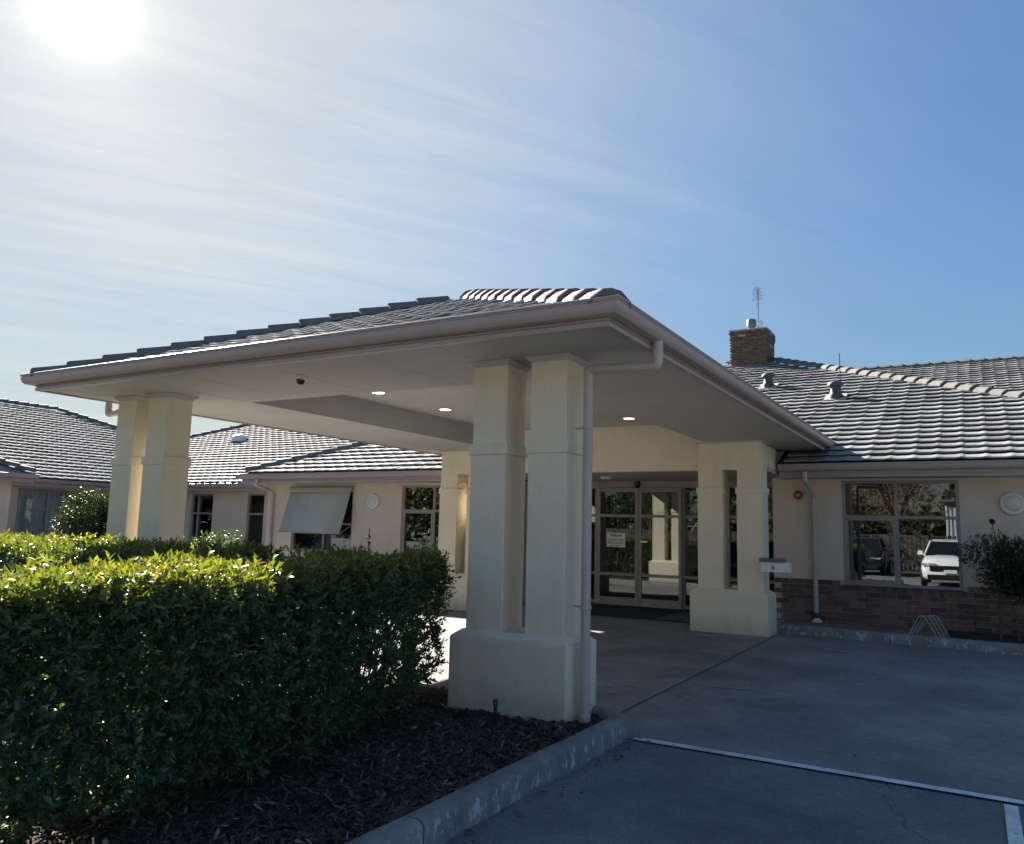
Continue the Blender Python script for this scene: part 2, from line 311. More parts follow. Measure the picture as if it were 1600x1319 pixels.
    def build(s, name, m, parent=None, smooth=0, bevel=0, kind=None):
        me = bpy.data.meshes.new(name); me.from_pydata(s.v, [], s.f); me.update()
        if s.f and name not in ('foliage',):
            import bmesh
            bm = bmesh.new(); bm.from_mesh(me); bmesh.ops.recalc_face_normals(bm, faces=bm.faces); bm.to_mesh(me); bm.free()
        return link(name, me, m, parent, smooth, bevel, kind)
def link(name, me, m, parent=None, smooth=0, bevel=0, kind=None):
    if m is not None and not me.materials: me.materials.append(m)
    if smooth:
        me.polygons.foreach_set('use_smooth', [True]*len(me.polygons)); me.set_sharp_from_angle(angle=R(smooth))
    o = bpy.data.objects.new(name, me); col.objects.link(o)
    if parent is not None: setparent(o, parent)
    if bevel:
        b = o.modifiers.new('bevel', 'BEVEL'); b.width = bevel; b.segments = 2; b.limit_method = 'ANGLE'; b.angle_limit = R(35)
    if kind: o['kind'] = kind
    return o
def setparent(o, p):
    o.parent = p
    if p.type == 'EMPTY': o.matrix_parent_inverse = Matrix.Translation(-Vector(p.location))
def tag(o, label, cat, group=None):
    o['label'] = label; o['category'] = cat
    if group: o['group'] = group
    return o
def thing(name, label, cat, loc, group=None):
    o = bpy.data.objects.new(name, None); col.objects.link(o); o.location = loc; o.empty_display_size = .2
    return tag(o, label, cat, group)
def structure(o): o['kind'] = 'structure'; return o
def box(name, m, parent, x0, x1, y0, y1, z0, z1, bevel=0):
    return MB().box(x0,x1,y0,y1,z0,z1).build(name, m, parent, bevel=bevel)
def np_mesh(name, V, F, colors=None):
    """V (n,3), F (m,3 or 4)"""
    me = bpy.data.meshes.new(name); k = F.shape[1]
    me.vertices.add(len(V)); me.vertices.foreach_set('co', V.astype(np.float32).ravel())
    me.loops.add(F.size); me.loops.foreach_set('vertex_index', F.astype(np.int32).ravel())
    me.polygons.add(len(F)); me.polygons.foreach_set('loop_start', np.arange(0, F.size, k, dtype=np.int32)); me.polygons.foreach_set('loop_total', np.full(len(F), k, dtype=np.int32))
    me.update(calc_edges=True)
    if colors is not None:
        a = me.color_attributes.new('col', 'FLOAT_COLOR', 'POINT'); c = np.ones((len(V), 4), np.float32); c[:, :3] = colors; a.data.foreach_set('color', c.ravel())
    return me
def colour_all(me, c):
    a = me.color_attributes.new('col', 'FLOAT_COLOR', 'POINT'); a.data.foreach_set('color', np.tile(np.array([*c, 1], np.float32), len(me.vertices)))
def project(p):
    d = Vector(p)-CAM; w = d.dot(CF)
    if w < .1: return None
    return 800+FPX*d.dot(CR)/w, 659.5-FPX*d.dot(CU)/w, w

# ------------------------------------------------------------------ ground
GY = [(-250, 0), (6.0, 0), (12.5, .1), (250, .1)]
def gz(y): return float(np.interp(y, [a for a, _ in GY], [b for _, b in GY]))
g = MB()
for (y0, z0), (y1, z1) in zip(GY[:-1], GY[1:]): g.add([(-250,y0,z0-.012),(250,y0,z0-.012),(250,y1,z1-.012),(-250,y1,z1-.012)], [(0,1,2,3)])
structure(g.build('ground', M['asphalt'], None))
def sheet(name, m, x0, x1, ys, dz):
    b = MB()
    for y0, y1 in zip(ys[:-1], ys[1:]): b.add([(x0,y0,gz(y0)+dz),(x1,y0,gz(y0)+dz),(x1,y1,gz(y1)+dz),(x0,y1,gz(y1)+dz)], [(0,1,2,3)])
    return structure(b.build(name, m, None))
sheet('driveway', M['concrete'], -40, 40, [6.15, 12.5, 16], -.006)
j = MB()
def strip(b, x0, y0, x1, y1, w, dz):
    d = Vector((x1-x0, y1-y0)).normalized(); n = Vector((-d.y, d.x))*w/2; k = 8
    for i in range(k):
        a, c = i/k, (i+1)/k; xa, ya, xb, yb = x0+(x1-x0)*a, y0+(y1-y0)*a, x0+(x1-x0)*c, y0+(y1-y0)*c
        b.add([(xa+n.x,ya+n.y,gz(ya+n.y)+dz),(xb+n.x,yb+n.y,gz(yb+n.y)+dz),(xb-n.x,yb-n.y,gz(yb-n.y)+dz),(xa-n.x,ya-n.y,gz(ya-n.y)+dz)], [(0,1,2,3)])
strip(j, -2.83, 6.75, -2.74, 12.75, .016, .0); structure(j.build('expansion_joint', M['joint']))
l = MB(); strip(l, -2.41, 6.17, 3.4, 6.08, .085, .002); structure(l.build('road_marking', M['paint']))
l = MB(); strip(l, .09, 6.03, .12, 1.2, .075, .002); structure(l.build('road_marking', M['paint']))
l = MB(); strip(l, -2.48, 8.52, -1.98, 8.55, .035, .002); structure(l.build('road_marking', M['oldpaint']))

for (xa, ya, xb, yb) in ((-3.75,12.2,-3.45,12.15),(-1.9,11.9,-1.6,11.75)):
    l = MB(); strip(l, xa, ya, xb, yb, .11, .002); structure(l.build('road_marking', M['oldpaint']))
# planting bed and its kerb
BED_Z = .085
nx, ny = 120, 90
xs = np.linspace(-16, -2.6, nx); ys = np.linspace(-3.5, 6.45, ny)
XX, YY = np.meshgrid(xs, ys); ZZ = BED_Z+.018*np.sin(XX*5.1+YY*2.3)*np.sin(YY*4.4-XX*1.7)+rng.normal(0, .008, XX.shape)
V = np.stack([XX, YY, ZZ], -1).reshape(-1, 3); idx = np.arange(nx*ny).reshape(ny, nx)
F = np.stack([idx[:-1,:-1], idx[:-1,1:], idx[1:,1:], idx[1:,:-1]], -1).reshape(-1, 4)
keep = ~((V[F].mean(1)[:, 0] > -2.75) & (V[F].mean(1)[:, 1] > 6.22)); F = F[keep]
bed = structure(link('mulch_bed', np_mesh('mulch_bed', V, F), M['soil'], None, smooth=60))
nchip = 26000
cx = -2.62-np.abs(rng.normal(0, 1.0, nchip))*1.15; cy = rng.uniform(-.5, 6.42, nchip)
ok = ~((cx > -2.78) & (cy > 6.2)) & ~((cx > -4.0) & (cx < -2.86) & (cy > 5.86)); cx, cy = cx[ok], cy[ok]; n = len(cx)
L = rng.gamma(3, .0065, n)+.006; W = L*rng.uniform(.12, .36, n); az = rng.uniform(0, 2*math.pi, n); tl = rng.normal(0, .35, n); ro = rng.normal(0, .4, n)
cz = BED_Z+.018*np.sin(cx*5.1+cy*2.3)*np.sin(cy*4.4-cx*1.7)+rng.uniform(.002, .022, n)
a = np.stack([np.cos(az)*np.cos(tl), np.sin(az)*np.cos(tl), np.sin(tl)], -1); b = np.stack([-np.sin(az), np.cos(az), ro], -1); b /= np.linalg.norm(b, axis=1)[:, None]; nn = np.cross(a, b)
C = np.stack([cx, cy, cz], -1); a *= L[:, None]; b *= W[:, None]; nn *= (.15*W)[:, None]
V = np.stack([C-a-b*.6, C+a*.9-b, C+a+b*.5, C-a*.8+b, C+nn*2], 1).reshape(-1, 3); o5 = np.arange(n)[:, None]*5
F = np.concatenate([o5+np.array([[0,1,4]]), o5+np.array([[1,2,4]]), o5+np.array([[2,3,4]]), o5+np.array([[3,0,4]])])
tone = rng.choice([.55, .8, 1.0, 1.4, 2.4, 4.2], n, p=[.25, .25, .22, .16, .09, .03]); cc = np.repeat(np.stack([tone, tone*.97, tone*.95], -1), 5, 0)
link('bark_chips', np_mesh('bark_chips', V, F, cc), M['chip'], bed, kind='stuff')

nl = 260; lx = -2.43+np.abs(rng.exponential(.10, nl)); ly = rng.uniform(1.5, 6.3, nl); far = rng.random(nl) < .25
lx = np.where(far, rng.uniform(-2.3, 1.5, nl), lx); ly = np.where(far, rng.uniform(3.5, 12.5, nl), ly)
lz = np.interp(ly, [6, 12.5], [0, .1])+.004; az = rng.uniform(0, 6.28, nl); L = rng.gamma(3, .005, nl)+.005; W = L*rng.uniform(.25, .6, nl)
a = np.stack([np.cos(az), np.sin(az), rng.normal(0, .15, nl)], -1)*L[:, None]; b = np.stack([-np.sin(az), np.cos(az), rng.normal(0, .15, nl)], -1)*W[:, None]; C = np.stack([lx, ly, lz+.003], -1); up_ = np.zeros((nl, 3)); up_[:, 2] = W*.5
V = np.stack([C-a, C-b*.8, C+a, C+b, C+up_], 1).reshape(-1, 3); o5 = np.arange(nl)[:, None]*5
F = np.concatenate([o5+np.array([[0,1,4]]), o5+np.array([[1,2,4]]), o5+np.array([[2,3,4]]), o5+np.array([[3,0,4]])])
tone = rng.choice([.6, 1.0, 1.6, 2.6], nl); cc = np.repeat(np.stack([tone, tone*.9, tone*.8], -1), 5, 0)
lit = link('leaf_litter', np_mesh('leaf_litter', V, F, cc), M['chip'], None, kind='stuff'); tag(lit, 'scattered leaf and bark litter on the paving along the kerb', 'leaf litter')
def kerb_piece(parent, path, name='kerb_section'):
    prof = [(-.08,-.06),(-.08,.115),(-.065,.138),(-.035,.147),(.03,.147),(.062,.138),(.082,.112),(.10,.0),(.10,-.06)]
    return MB().sweep(prof, path).build(name, M['kerb'], parent, smooth=50)
kp = bpy.data.objects.new('kerb', None); col.objects.link(kp); kp['kind'] = 'structure'
kx = -2.55
def kpath(y0, y1): return [(kx-.004*math.sin(t*3), t, 0) for t in np.linspace(y1, y0, 7)]
kerb_piece(kp, kpath(3.47, 5.68)); kerb_piece(kp, kpath(1.2, 3.455)); kerb_piece(kp, kpath(-1.1, 1.185)); kerb_piece(kp, kpath(-3.5, -1.115))
kerb_piece(kp, [(-2.86, 6.44, 0)]+[(kx-.36+.36*math.sin(t), 6.08+.36*math.cos(t), 0) for t in np.linspace(.25, 1.5, 9)]+[(kx, 5.9, 0), (kx, 5.69, 0)])
kerb_piece(kp, [(-16, 6.55, -.06), (-4.02, 6.55, -.06)])
kr = bpy.data.objects.new('kerb', None); col.objects.link(kr); kr['kind'] = 'structure'
pts = [(-2.86, 13.42), (-1.2, 13.24), (.8, 13.06), (4.5, 12.9)]
for (xa, ya), (xb, yb) in zip(pts[:-1], pts[1:]):
    kerb_piece(kr, [(xa+.004, ya, .085), ((xa+xb)/2, (ya+yb)/2, .085), (xb-.004, yb, .085)])

# paved strip by the right wall, its pavers and the rose bed
ps = structure(MB().prism([(-3.2,13.5),(4.5,13.0),(4.5,14.6),(-3.2,14.6)], .05, .17).build('paved_strip', M['mortar'], None))
for iy in range(3):
    for ix in range(6):
        x = -2.92+ix*.385; y = 13.47+iy*.385-.05*(x+2.9)*(iy == 0)*0
        y0 = max(y, 13.52-.105*(x+2.86)); y1 = y+.378
        if y1-y0 < .1: continue
        h = .185+random.uniform(-.003, .003)
        box('paver', M['paver'], ps, x, x+.377, y0, min(y1, 14.575), .12, h, bevel=.004)
structure(MB().prism([(-.50,13.2),(4.5,13.02),(4.5,14.57),(-.50,14.57)], .1, .20).build('rose_bed', M['soil'], None))

# ------------------------------------------------------------------ roofs
TW, TE = .33, .325
def tile_template():
    us = [0, .04, .10, .17, .225, .27, .30, .33]; hs = [.007, .001, .0, .0, .001, .009, .012, .008]
    v = []; f = []; n = len(us)
    for uu, h in zip(us, hs): v.append((uu, -.03, .047+h*.8))
    for uu, h in zip(us, hs): v.append((uu, -.03, .066+h))
    for uu, h in zip(us, hs): v.append((uu, -.02, .070+h))
    for uu, h in zip(us, hs): v.append((uu, TE+.02, .018+h))
    for r in range(3):
        for i in range(n-1): f.append((r*n+i, r*n+i+1, (r+1)*n+i+1, (r+1)*n+i))
    return np.array(v), np.array(f)
TV, TF = tile_template()
TILE_VARIANTS = []
for k in range(6):
    me = np_mesh('tile', TV, TF); t = (.66, .85, .97, 1.04, 1.12, 1.3)[k]; colour_all(me, (t, t*.995, t*.985)); TILE_VARIANTS.append(me)
def tile_roof(roof, O, U, Vv, rows, lo, hi, nobj=0, skip=None, name='tile'):
    """tiles on the plane O + u U + v V;  lo(v), hi(v) limit u; the nearest nobj become objects"""
    O, U, Vv = Vector(O), Vector(U).normalized(), Vector(Vv).normalized(); Nn = U.cross(Vv)
    B = np.array([U, Vv, Nn]); tiles = []
    for jj in range(rows):
        v0 = jj*TE; vm = v0+TE*.5; l_, h_ = min(lo(v0), lo(v0+TE)), max(hi(v0), hi(v0+TE))
        for ii in range(math.floor(l_/TW), math.ceil(h_/TW)):
            u0 = ii*TW
            if u0+TW <= l_ or u0 >= h_: continue
            p = O+U*(u0+TW/2)+Vv*vm
            if skip and skip(p): continue
            full = u0 >= max(lo(v0), lo(v0+TE)) and u0+TW <= min(hi(v0), hi(v0+TE))
            q = project(p); rank = q[2] if q and 0 < q[0] < 1600 and 0 < q[1] < 1319 and full else 1e9
            tiles.append((rank, u0, v0, full))
    tiles.sort(key=lambda t: t[0])
    objs = [t for t in tiles[:nobj] if t[0] < 1e8]; rest = tiles[len(objs):]
    for _, u0, v0, _f in objs:
        o = bpy.data.objects.new(name, random.choice(TILE_VARIANTS)); col.objects.link(o)
        if not o.data.materials: o.data.materials.append(M['tile'])
        setparent(o, roof); q = O+U*u0+Vv*(v0+random.uniform(-.004, .004))+Nn*random.uniform(-.002, .003)
        o.matrix_basis = Matrix(((U.x, Vv.x, Nn.x, q.x), (U.y, Vv.y, Nn.y, q.y), (U.z, Vv.z, Nn.z, q.z), (0, 0, 0, 1)))
    if rest:
        k = len(TV); VV = np.zeros((len(rest), k, 3)); CC = np.zeros((len(rest), k, 3))
        for i, (_, u0, v0, full) in enumerate(rest):
            t = TV.copy(); t[:, 0] += u0; t[:, 1] += v0+random.uniform(-.004, .004); t[:, 2] += random.uniform(-.002, .003)
            if not full:
                for r in range(k): t[r, 0] = min(max(t[r, 0], lo(t[r, 1])), hi(t[r, 1]))
            VV[i] = t; s = random.choice((.66, .85, .97, 1.04, 1.12, 1.3)); CC[i] = (s, s*.995, s*.985)
        W_ = VV.reshape(-1, 3) @ B + np.array(O); FF = (np.arange(len(rest))[:, None, None]*k+TF[None]).reshape(-1, 4)
        link('tiles', np_mesh('tiles', W_, FF, CC.reshape(-1, 3)), M['tile'], roof, kind='stuff')
def caps(roof, P0, P1, name='ridge_cap', w=.165, h=.05, step=.385, up=Vector((0, 0, 1))):
    P0, P1 = Vector(P0), Vector(P1); d = (P1-P0); Ln = d.length; d.normalize(); s = d.cross(up).normalized(); nrm = s.cross(d)
    prof = [(-w,-.075),(-w*.93,-.03),(-w*.45,h*.72),(0,h),(w*.45,h*.72),(w*.93,-.03),(w,-.075)]; n = len(prof)
    me = None; k = max(1, int(Ln/step))
    for i in range(k):
        if me is None:
            b = MB(); Lc = step+.05
            for yy, sc, dz in ((0, 1.0, .032), (.02, 1.02, .038), (Lc, .90, .0)):
                b.v += [(x*sc, yy, z*sc+dz) for x, z in prof]
            for r in range(2):
                for q in range(n-1): b.f.append((r*n+q, r*n+q+1, (r+1)*n+q+1, (r+1)*n+q))
            b.f.append(tuple(range(n)))
            me = bpy.data.meshes.new(name); me.from_pydata(b.v, [], b.f); me.materials.append(M['cap']); me.update()
        o = bpy.data.objects.new(name, me); col.objects.link(o); setparent(o, roof)
        q = P0+d*(i*step)+nrm*.045+s*random.uniform(-.006, .006); rr = random.uniform(-.012, .012)
        s2 = (s+nrm*rr).normalized(); n2 = s2.cross(d)
        o.matrix_basis = Matrix(((s2.x, d.x, n2.x, q.x), (s2.y, d.y, n2.y, q.y), (s2.z, d.z, n2.z, q.z), (0, 0, 0, 1)))
def deck(name, parent, polys, m=None):
    b = MB()
    for p in polys: b.poly(p)
    return b.build(name, m or M['deck'], parent)
GUT = [(0,.01),(0,-.002),(.05,-.006),(.085,.002),(.106,.022),(.117,.05),(.120,.076),(.120,.080),(.113,.081),(.113,.086),(.120,.087),(.120,.098),(.129,.100),(.131,.112),(.121,.117),(.110,.112),(.108,.06),(.08,.03),(.02,.022)]
FAS = [(-.025,0),(.0,0),(.018,.004),(.018,.036),(.004,.040),(.004,.047),(.018,.051),(.016,.066),(.002,.070),(.004,.16),(-.025,.16)]
TAN = .404; SL = math.sqrt(1+TAN*TAN)

# ------------------------------------------------------------------ main building
bld = thing('main_building', 'beige rendered building with tiled hip roof, brick base and glazed entrance behind the canopy', 'building', (-5.8, 14.6, .1))
WY, WT = 14.6, 2.62
def wall(parent, segs, m, name='wall'):
    b = MB()
    for s in segs: b.box(*s)
    return b.build(name, m, parent)
def window(parent, x0, x1, z0, z1, y, mull=(), trans=None, sash=None, fw=.05, axis='y', sgn=-1, room=None, name='window', gm='glass'):
    """frame proud of the wall plane; axis 'y': window lies along x at plane y facing -y; axis 'x': lies along y at plane x facing +x"""
    def bx(b, a0, a1, d0, d1, c0, c1):
        return b.box(a0, a1, y+d0, y+d1, c0, c1) if axis == 'y' else b.box(y-d1, y-d0, a0, a1, c0, c1)
    f = MB()
    bx(f, x0, x0+fw, -.01, .07, z0, z1); bx(f, x1-fw, x1, -.01, .07, z0, z1); bx(f, x0+fw, x1-fw, -.008, .07, z0, z0+fw); bx(f, x0+fw, x1-fw, -.008, .07, z1-fw, z1)
    edges = [x0]+list(mull)+[x1]
    for m_ in mull: bx(f, m_-fw/2, m_+fw/2, -.006, .07, z0+fw, z1-fw)
    if trans:
        for i in range(len(edges)-1):
            a = edges[i]+(fw if i == 0 else fw/2); c = edges[i+1]-(fw if i == len(edges)-2 else fw/2)
            bx(f, a, c, -.004, .07, trans-fw/2, trans+fw/2)
    w = f.build(name, M['frame'], parent, bevel=.004)
    for i in range(len(edges)-1):
        for (c0, c1) in ([(z0, trans), (trans, z1)] if trans else [(z0, z1)]):
            a, c = edges[i]+fw*.5, edges[i+1]-fw*.5
            p = MB(); bx(p, a, c, .038, .044, c0+fw*.3, c1-fw*.3); p.build('pane', M[gm], w)
            if sash and i in sash and c0 == z0:
                s = MB(); q = .035; a2, c2 = edges[i]+(fw if i == 0 else fw/2), edges[i+1]-(fw if i == len(edges)-2 else fw/2); e0, e1 = z0+fw, trans-fw/2
                bx(s, a2, a2+q, -.016, .03, e0, e1); bx(s, c2-q, c2, -.016, .03, e0, e1); bx(s, a2+q, c2-q, -.015, .03, e0, e0+q); bx(s, a2+q, c2-q, -.015, .03, e1-q, e1)
                s.build('sash_frame', M['frame'], w, bevel=.003)
    return w
def room(parent, x0, x1, y0, y1, z0, z1, name='room_interior'):
    b = MB(); b.poly([(x0,y1,z0),(x1,y1,z0),(x1,y1,z1),(x0,y1,z1)]); b.poly([(x0,y0,z0),(x0,y1,z0),(x0,y1,z1),(x0,y0,z1)]); b.poly([(x1,y0,z0),(x1,y1,z0),(x1,y1,z1),(x1,y0,z1)])
    b.poly([(x0,y0,z1),(x1,y0,z1),(x1,y1,z1),(x0,y1,z1)]); b.poly([(x0,y0,z0),(x1,y0,z0),(x1,y1,z0),(x0,y1,z0)])
    return b.build(name, M['room'], parent)
BR = .885   # top of brick dado
RX0, RX1 = -2.0, -.26
# right wall: render above, brick below
wall(bld, [(-3.14,RX0,WY,WY+.2,BR,WT),(RX1,4.2,WY,WY+.2,BR,WT),(RX0,RX1,WY,WY+.2,2.555,WT),(-3.14,-2.94,WY+.2,15.6,.1,WT)], M['wall'])
core = MB(); core.box(-3.14,4.2,WY+.012,WY+.2,.1,.80); core.box(-3.14,RX0,WY+.012,WY+.2,.80,BR); core.box(RX1,4.2,WY+.012,WY+.2,.80,BR)
bw = core.build('brick_base', M['mortar'], bld)
BRV = []
for k in range(7):
    b = MB().box(0,.23,0,.11,0,.076); me = bpy.data.meshes.new('brick'); me.from_pydata(b.v, [], b.f)
    import bmesh as _bm
    q = _bm.new(); q.from_mesh(me); _bm.ops.bevel(q, geom=q.edges[:], offset=.004, segments=1, affect='EDGES'); q.to_mesh(me); q.free()
    t = (.5, .72, .9, 1.0, 1.1, 1.25, .62)[k]; colour_all(me, (t, t*(1.0 if k != 5 else .9), t*(1.05 if k in (0, 6) else .95))); me.materials.append(M['brick']); BRV.append(me)
nb = 0
for c in range(9):
    z = .115+c*.086
    for i in range(-1, 32):
        x = -3.13+i*.24+(.12 if c % 2 else 0); x1 = x+.23
        if x < -3.14 or x1 > 4.2: continue
        if z+.076 > BR+.01 or x > 1.6: continue
        pcs = [(x, x1)]
        if z+.076 > .74:
            pcs = [(x, min(x1, RX0-.066)), (max(x, RX1+.066), x1)]
        for (xa, xb) in pcs:
            if xb-xa < .05: continue
            o = bpy.data.objects.new('brick', random.choice(BRV)); col.objects.link(o); setparent(o, bw); o.location = (xa, WY-.002+random.uniform(-.002, .002), z); o.scale = ((xb-xa)/.23, 1, 1); nb += 1
b = MB()   # brick sill on edge below the window
for i in range(24):
    x = RX0-.06+i*.0775
    o = bpy.data.objects.new('sill_brick', BRV[random.choice((0,1,2,3,6))]); col.objects.link(o); setparent(o, bw); o.matrix_basis = Matrix.Translation((x, WY-.02, .805)) @ Matrix.Rotation(R(90), 4, 'Y') @ Matrix.Diagonal((.38, 1, .88, 1))
window(bld, RX0, RX1, .815, 2.555, WY+.02, mull=(-1.17,), trans=1.95, sash=(0,))
room(bld, -2.9, 4.0, WY+.25, 19, .15, 2.7)
# left wall
LW = [(-14.75,-12.80,.95,2.50), (-11.36,-9.62,.95,2.53)]
wall(bld, [(-15.62,LW[0][0],WY,WY+.2,.1,WT),(LW[0][1],LW[1][0],WY,WY+.2,.1,WT),(LW[1][1],-8.3,WY,WY+.2,.1,WT),(LW[0][0],LW[0][1],WY,WY+.2,.1,LW[0][2]),(LW[1][0],LW[1][1],WY,WY+.2,.1,LW[1][2]),
           (LW[0][0],LW[0][1],WY,WY+.2,LW[0][3],WT),(LW[1][0],LW[1][1],WY,WY+.2,LW[1][3],WT),(-8.5,-8.3,WY+.2,15.6,.1,WT),(-15.62,-15.42,WY+.2,17.3,.1,WT)], M['wall'])
window(bld, LW[0][0], LW[0][1], .95, 2.50, WY+.04, mull=(-13.72,), trans=1.62)
window(bld, LW[1][0], LW[1][1], .95, 2.53, WY+.04, mull=(-10.48,), trans=1.96, sash=(0,))
room(bld, -15.3, -8.6, WY+.25, 19, .15, 2.7)
# entrance: bulkhead, porch ceiling, glazed screen with sliding doors
DY = 15.6
wall(bld, [(-9.0,-2.95,13.0,13.2,2.64,3.6)], M['cream'], 'bulkhead')
box('porch_ceiling', M['soffit'], bld, -8.5, -2.95, 13.2, 15.7, 2.64, 2.72)
scr = MB()
scr.box(-8.3,-3.14,DY-.05,DY+.08,2.5,2.64)
for x in (-8.26,-6.95,-5.09,-4.2,-3.18): scr.box(x-.04,x+.04,DY-.04,DY+.06,.11,2.5)
for (a, c) in ((-8.22,-6.99),(-5.05,-4.24),(-4.16,-3.22)):
    for z in (.17,.745,1.935): scr.box(a,c,DY-.036,DY+.06,z-.03,z+.03)
scr.build('entrance_screen', M['frame'], bld, bevel=.004)
for (a, c) in ((-8.24,-6.97),(-5.07,-4.22),(-4.18,-3.2)):
    for z0, z1 in ((.18,.74),(.75,1.93),(1.94,2.5)): box('pane', M['doorglass'], bld, a, c, DY+.01, DY+.016, z0, z1)
def sliding_door(x0, x1, y):
    d = MB(); d.box(x0,x0+.065,y-.03,y+.03,.125,2.495); d.box(x1-.065,x1,y-.03,y+.03,.125,2.495)
    for z0, z1 in ((.125,.285),(.715,.775),(1.90,1.96),(2.42,2.495)): d.box(x0+.065,x1-.065,y-.027,y+.027,z0,z1)
    o = d.build('sliding_door', M['frame'], bld, bevel=.004)
    for z0, z1 in ((.28,.72),(.77,1.905),(1.955,2.425)): box('pane', M['doorglass'], o, x0+.06, x1-.06, y-.003, y+.003, z0, z1)
    return o
d1 = sliding_door(-6.905,-6.005,DY-.075); d2 = sliding_door(-5.995,-5.095,DY-.075)
box('door_handle', M['steel'], d2, -5.955, -5.80, DY-.125, DY-.108, 1.40, 1.43)
room(bld, -8.2, -3.2, DY+.1, 22, .12, 2.7)
# eaves: soffit, fascia, gutter
EY = 14.0
for (a, c, nm) in ((-2.95,4.75,'r'),(-16.05,-9.05,'l')):
    box('eave_soffit', M['soffit'], bld, a, c, EY+.02, WY-.002, 2.585, 2.60)
MB().sweep(FAS, [(-2.90,EY+.02,2.575),(4.3,EY+.02,2.575)]).build('fascia', M['trim'], bld)
MB().sweep(GUT, [(-2.90,EY+.012,2.682),(4.3,EY+.012,2.682)]).build('gutter', M['trim'], bld, smooth=28)
MB().sweep(FAS, [(-15.95,20,2.575),(-15.95,EY+.02,2.575),(-9.0,EY+.02,2.575)]).build('fascia', M['trim'], bld)
MB().sweep(GUT, [(-15.958,20,2.682),(-15.958,EY+.012,2.682),(-9.0,EY+.012,2.682)]).build('gutter', M['trim'], bld, smooth=28)
EZ = 2.80; EYR = 13.97
def rz(y): return EZ+TAN*(y-EYR)
RYD = 23.4; XL, XR = -16.0, 4.35; run = RYD-EYR
mr = deck('roof', bld, [
    [(XL,EYR,EZ-.02),(-9.1,EYR,EZ-.02),(-9.1,15,rz(15)-.02),(XL+15-EYR,15,rz(15)-.02)],
    [(-2.95,EYR,EZ-.02),(XR,EYR,EZ-.02),(XR-15+EYR,15,rz(15)-.02),(-2.95,15,rz(15)-.02)],
    [(XL+15-EYR,15,rz(15)-.02),(XR-15+EYR,15,rz(15)-.02),(XR-run,RYD,rz(RYD)-.02),(XL+run,RYD,rz(RYD)-.02)],
    [(XL,EYR,EZ-.02),(XL+run,RYD,rz(RYD)-.02),(XL,RYD+run,EZ-.02)], [(XR,EYR,EZ-.02),(XR,RYD+run,EZ-.02),(XR-run,RYD,rz(RYD)-.02)],
    [(XL,RYD+run,EZ-.02),(XL+run,RYD,rz(RYD)-.02),(XR-run,RYD,rz(RYD)-.02),(XR,RYD+run,EZ-.02)]])
def in_canopy(p):
    if -9.15 < p.x < -2.93 and p.y < 15.0: return True
    return p.y > 15.0 and p.z < 3.17+TAN*min(p.x+9.5, -2.2-p.x)-.25 and -9.3 < p.x < -2.5     # below the canopy roof
tile_roof(mr, (XL,EYR,EZ), (1,0,0), (0,1,TAN), int(run*SL/TE), lambda v: v/SL, lambda v: XR-XL-v/SL, 300, in_canopy)
caps(mr, (XL+.1,EYR+.1,EZ+.06), (XL+run,RYD,rz(RYD)+.03)); caps(mr, (XR-.1,EYR+.1,EZ+.06), (XR-run,RYD,rz(RYD)+.03)); caps(mr, (XR-run,RYD,rz(RYD)+.03), (XL+run,RYD,rz(RYD)+.03))
# downpipes of the main building
def bracket(parent, x, y, z, r, wx, wy):
    MB().lathe([(r+.004,-.015),(r+.007,-.012),(r+.007,.012),(r+.004,.015)], (x,y,z), 16).tube([(x,y,z),(wx,wy,z)], .008, 6).build('pipe_bracket', M['pipe'], parent)
dp = MB().tube(bend([(-2.47,13.93,2.66),(-2.47,13.93,2.50),(-2.44,14.40,2.36),(-2.44,14.52,2.30),(-2.44,14.52,.22)]), .04, 14).build('downpipe', M['pipe'], bld, smooth=40)
MB().lathe([(.05,0),(.05,.09),(.043,.10)], (-2.44,14.52,.24), 16).build('pipe_collar', M['black'], dp, smooth=40)
MB().lathe([(.085,0),(.085,.02),(.06,.035),(.055,.06)], (-2.43,14.50,.186), 16).build('drain_ring', M['white'], dp, smooth=40)
MB().tube(bend([(-15.35,13.93,2.66),(-15.35,13.93,2.52),(-15.40,14.42,2.42),(-15.40,14.53,2.36),(-15.40,14.53,.15)]), .042, 12).build('downpipe', M['pipe'], bld, smooth=40)

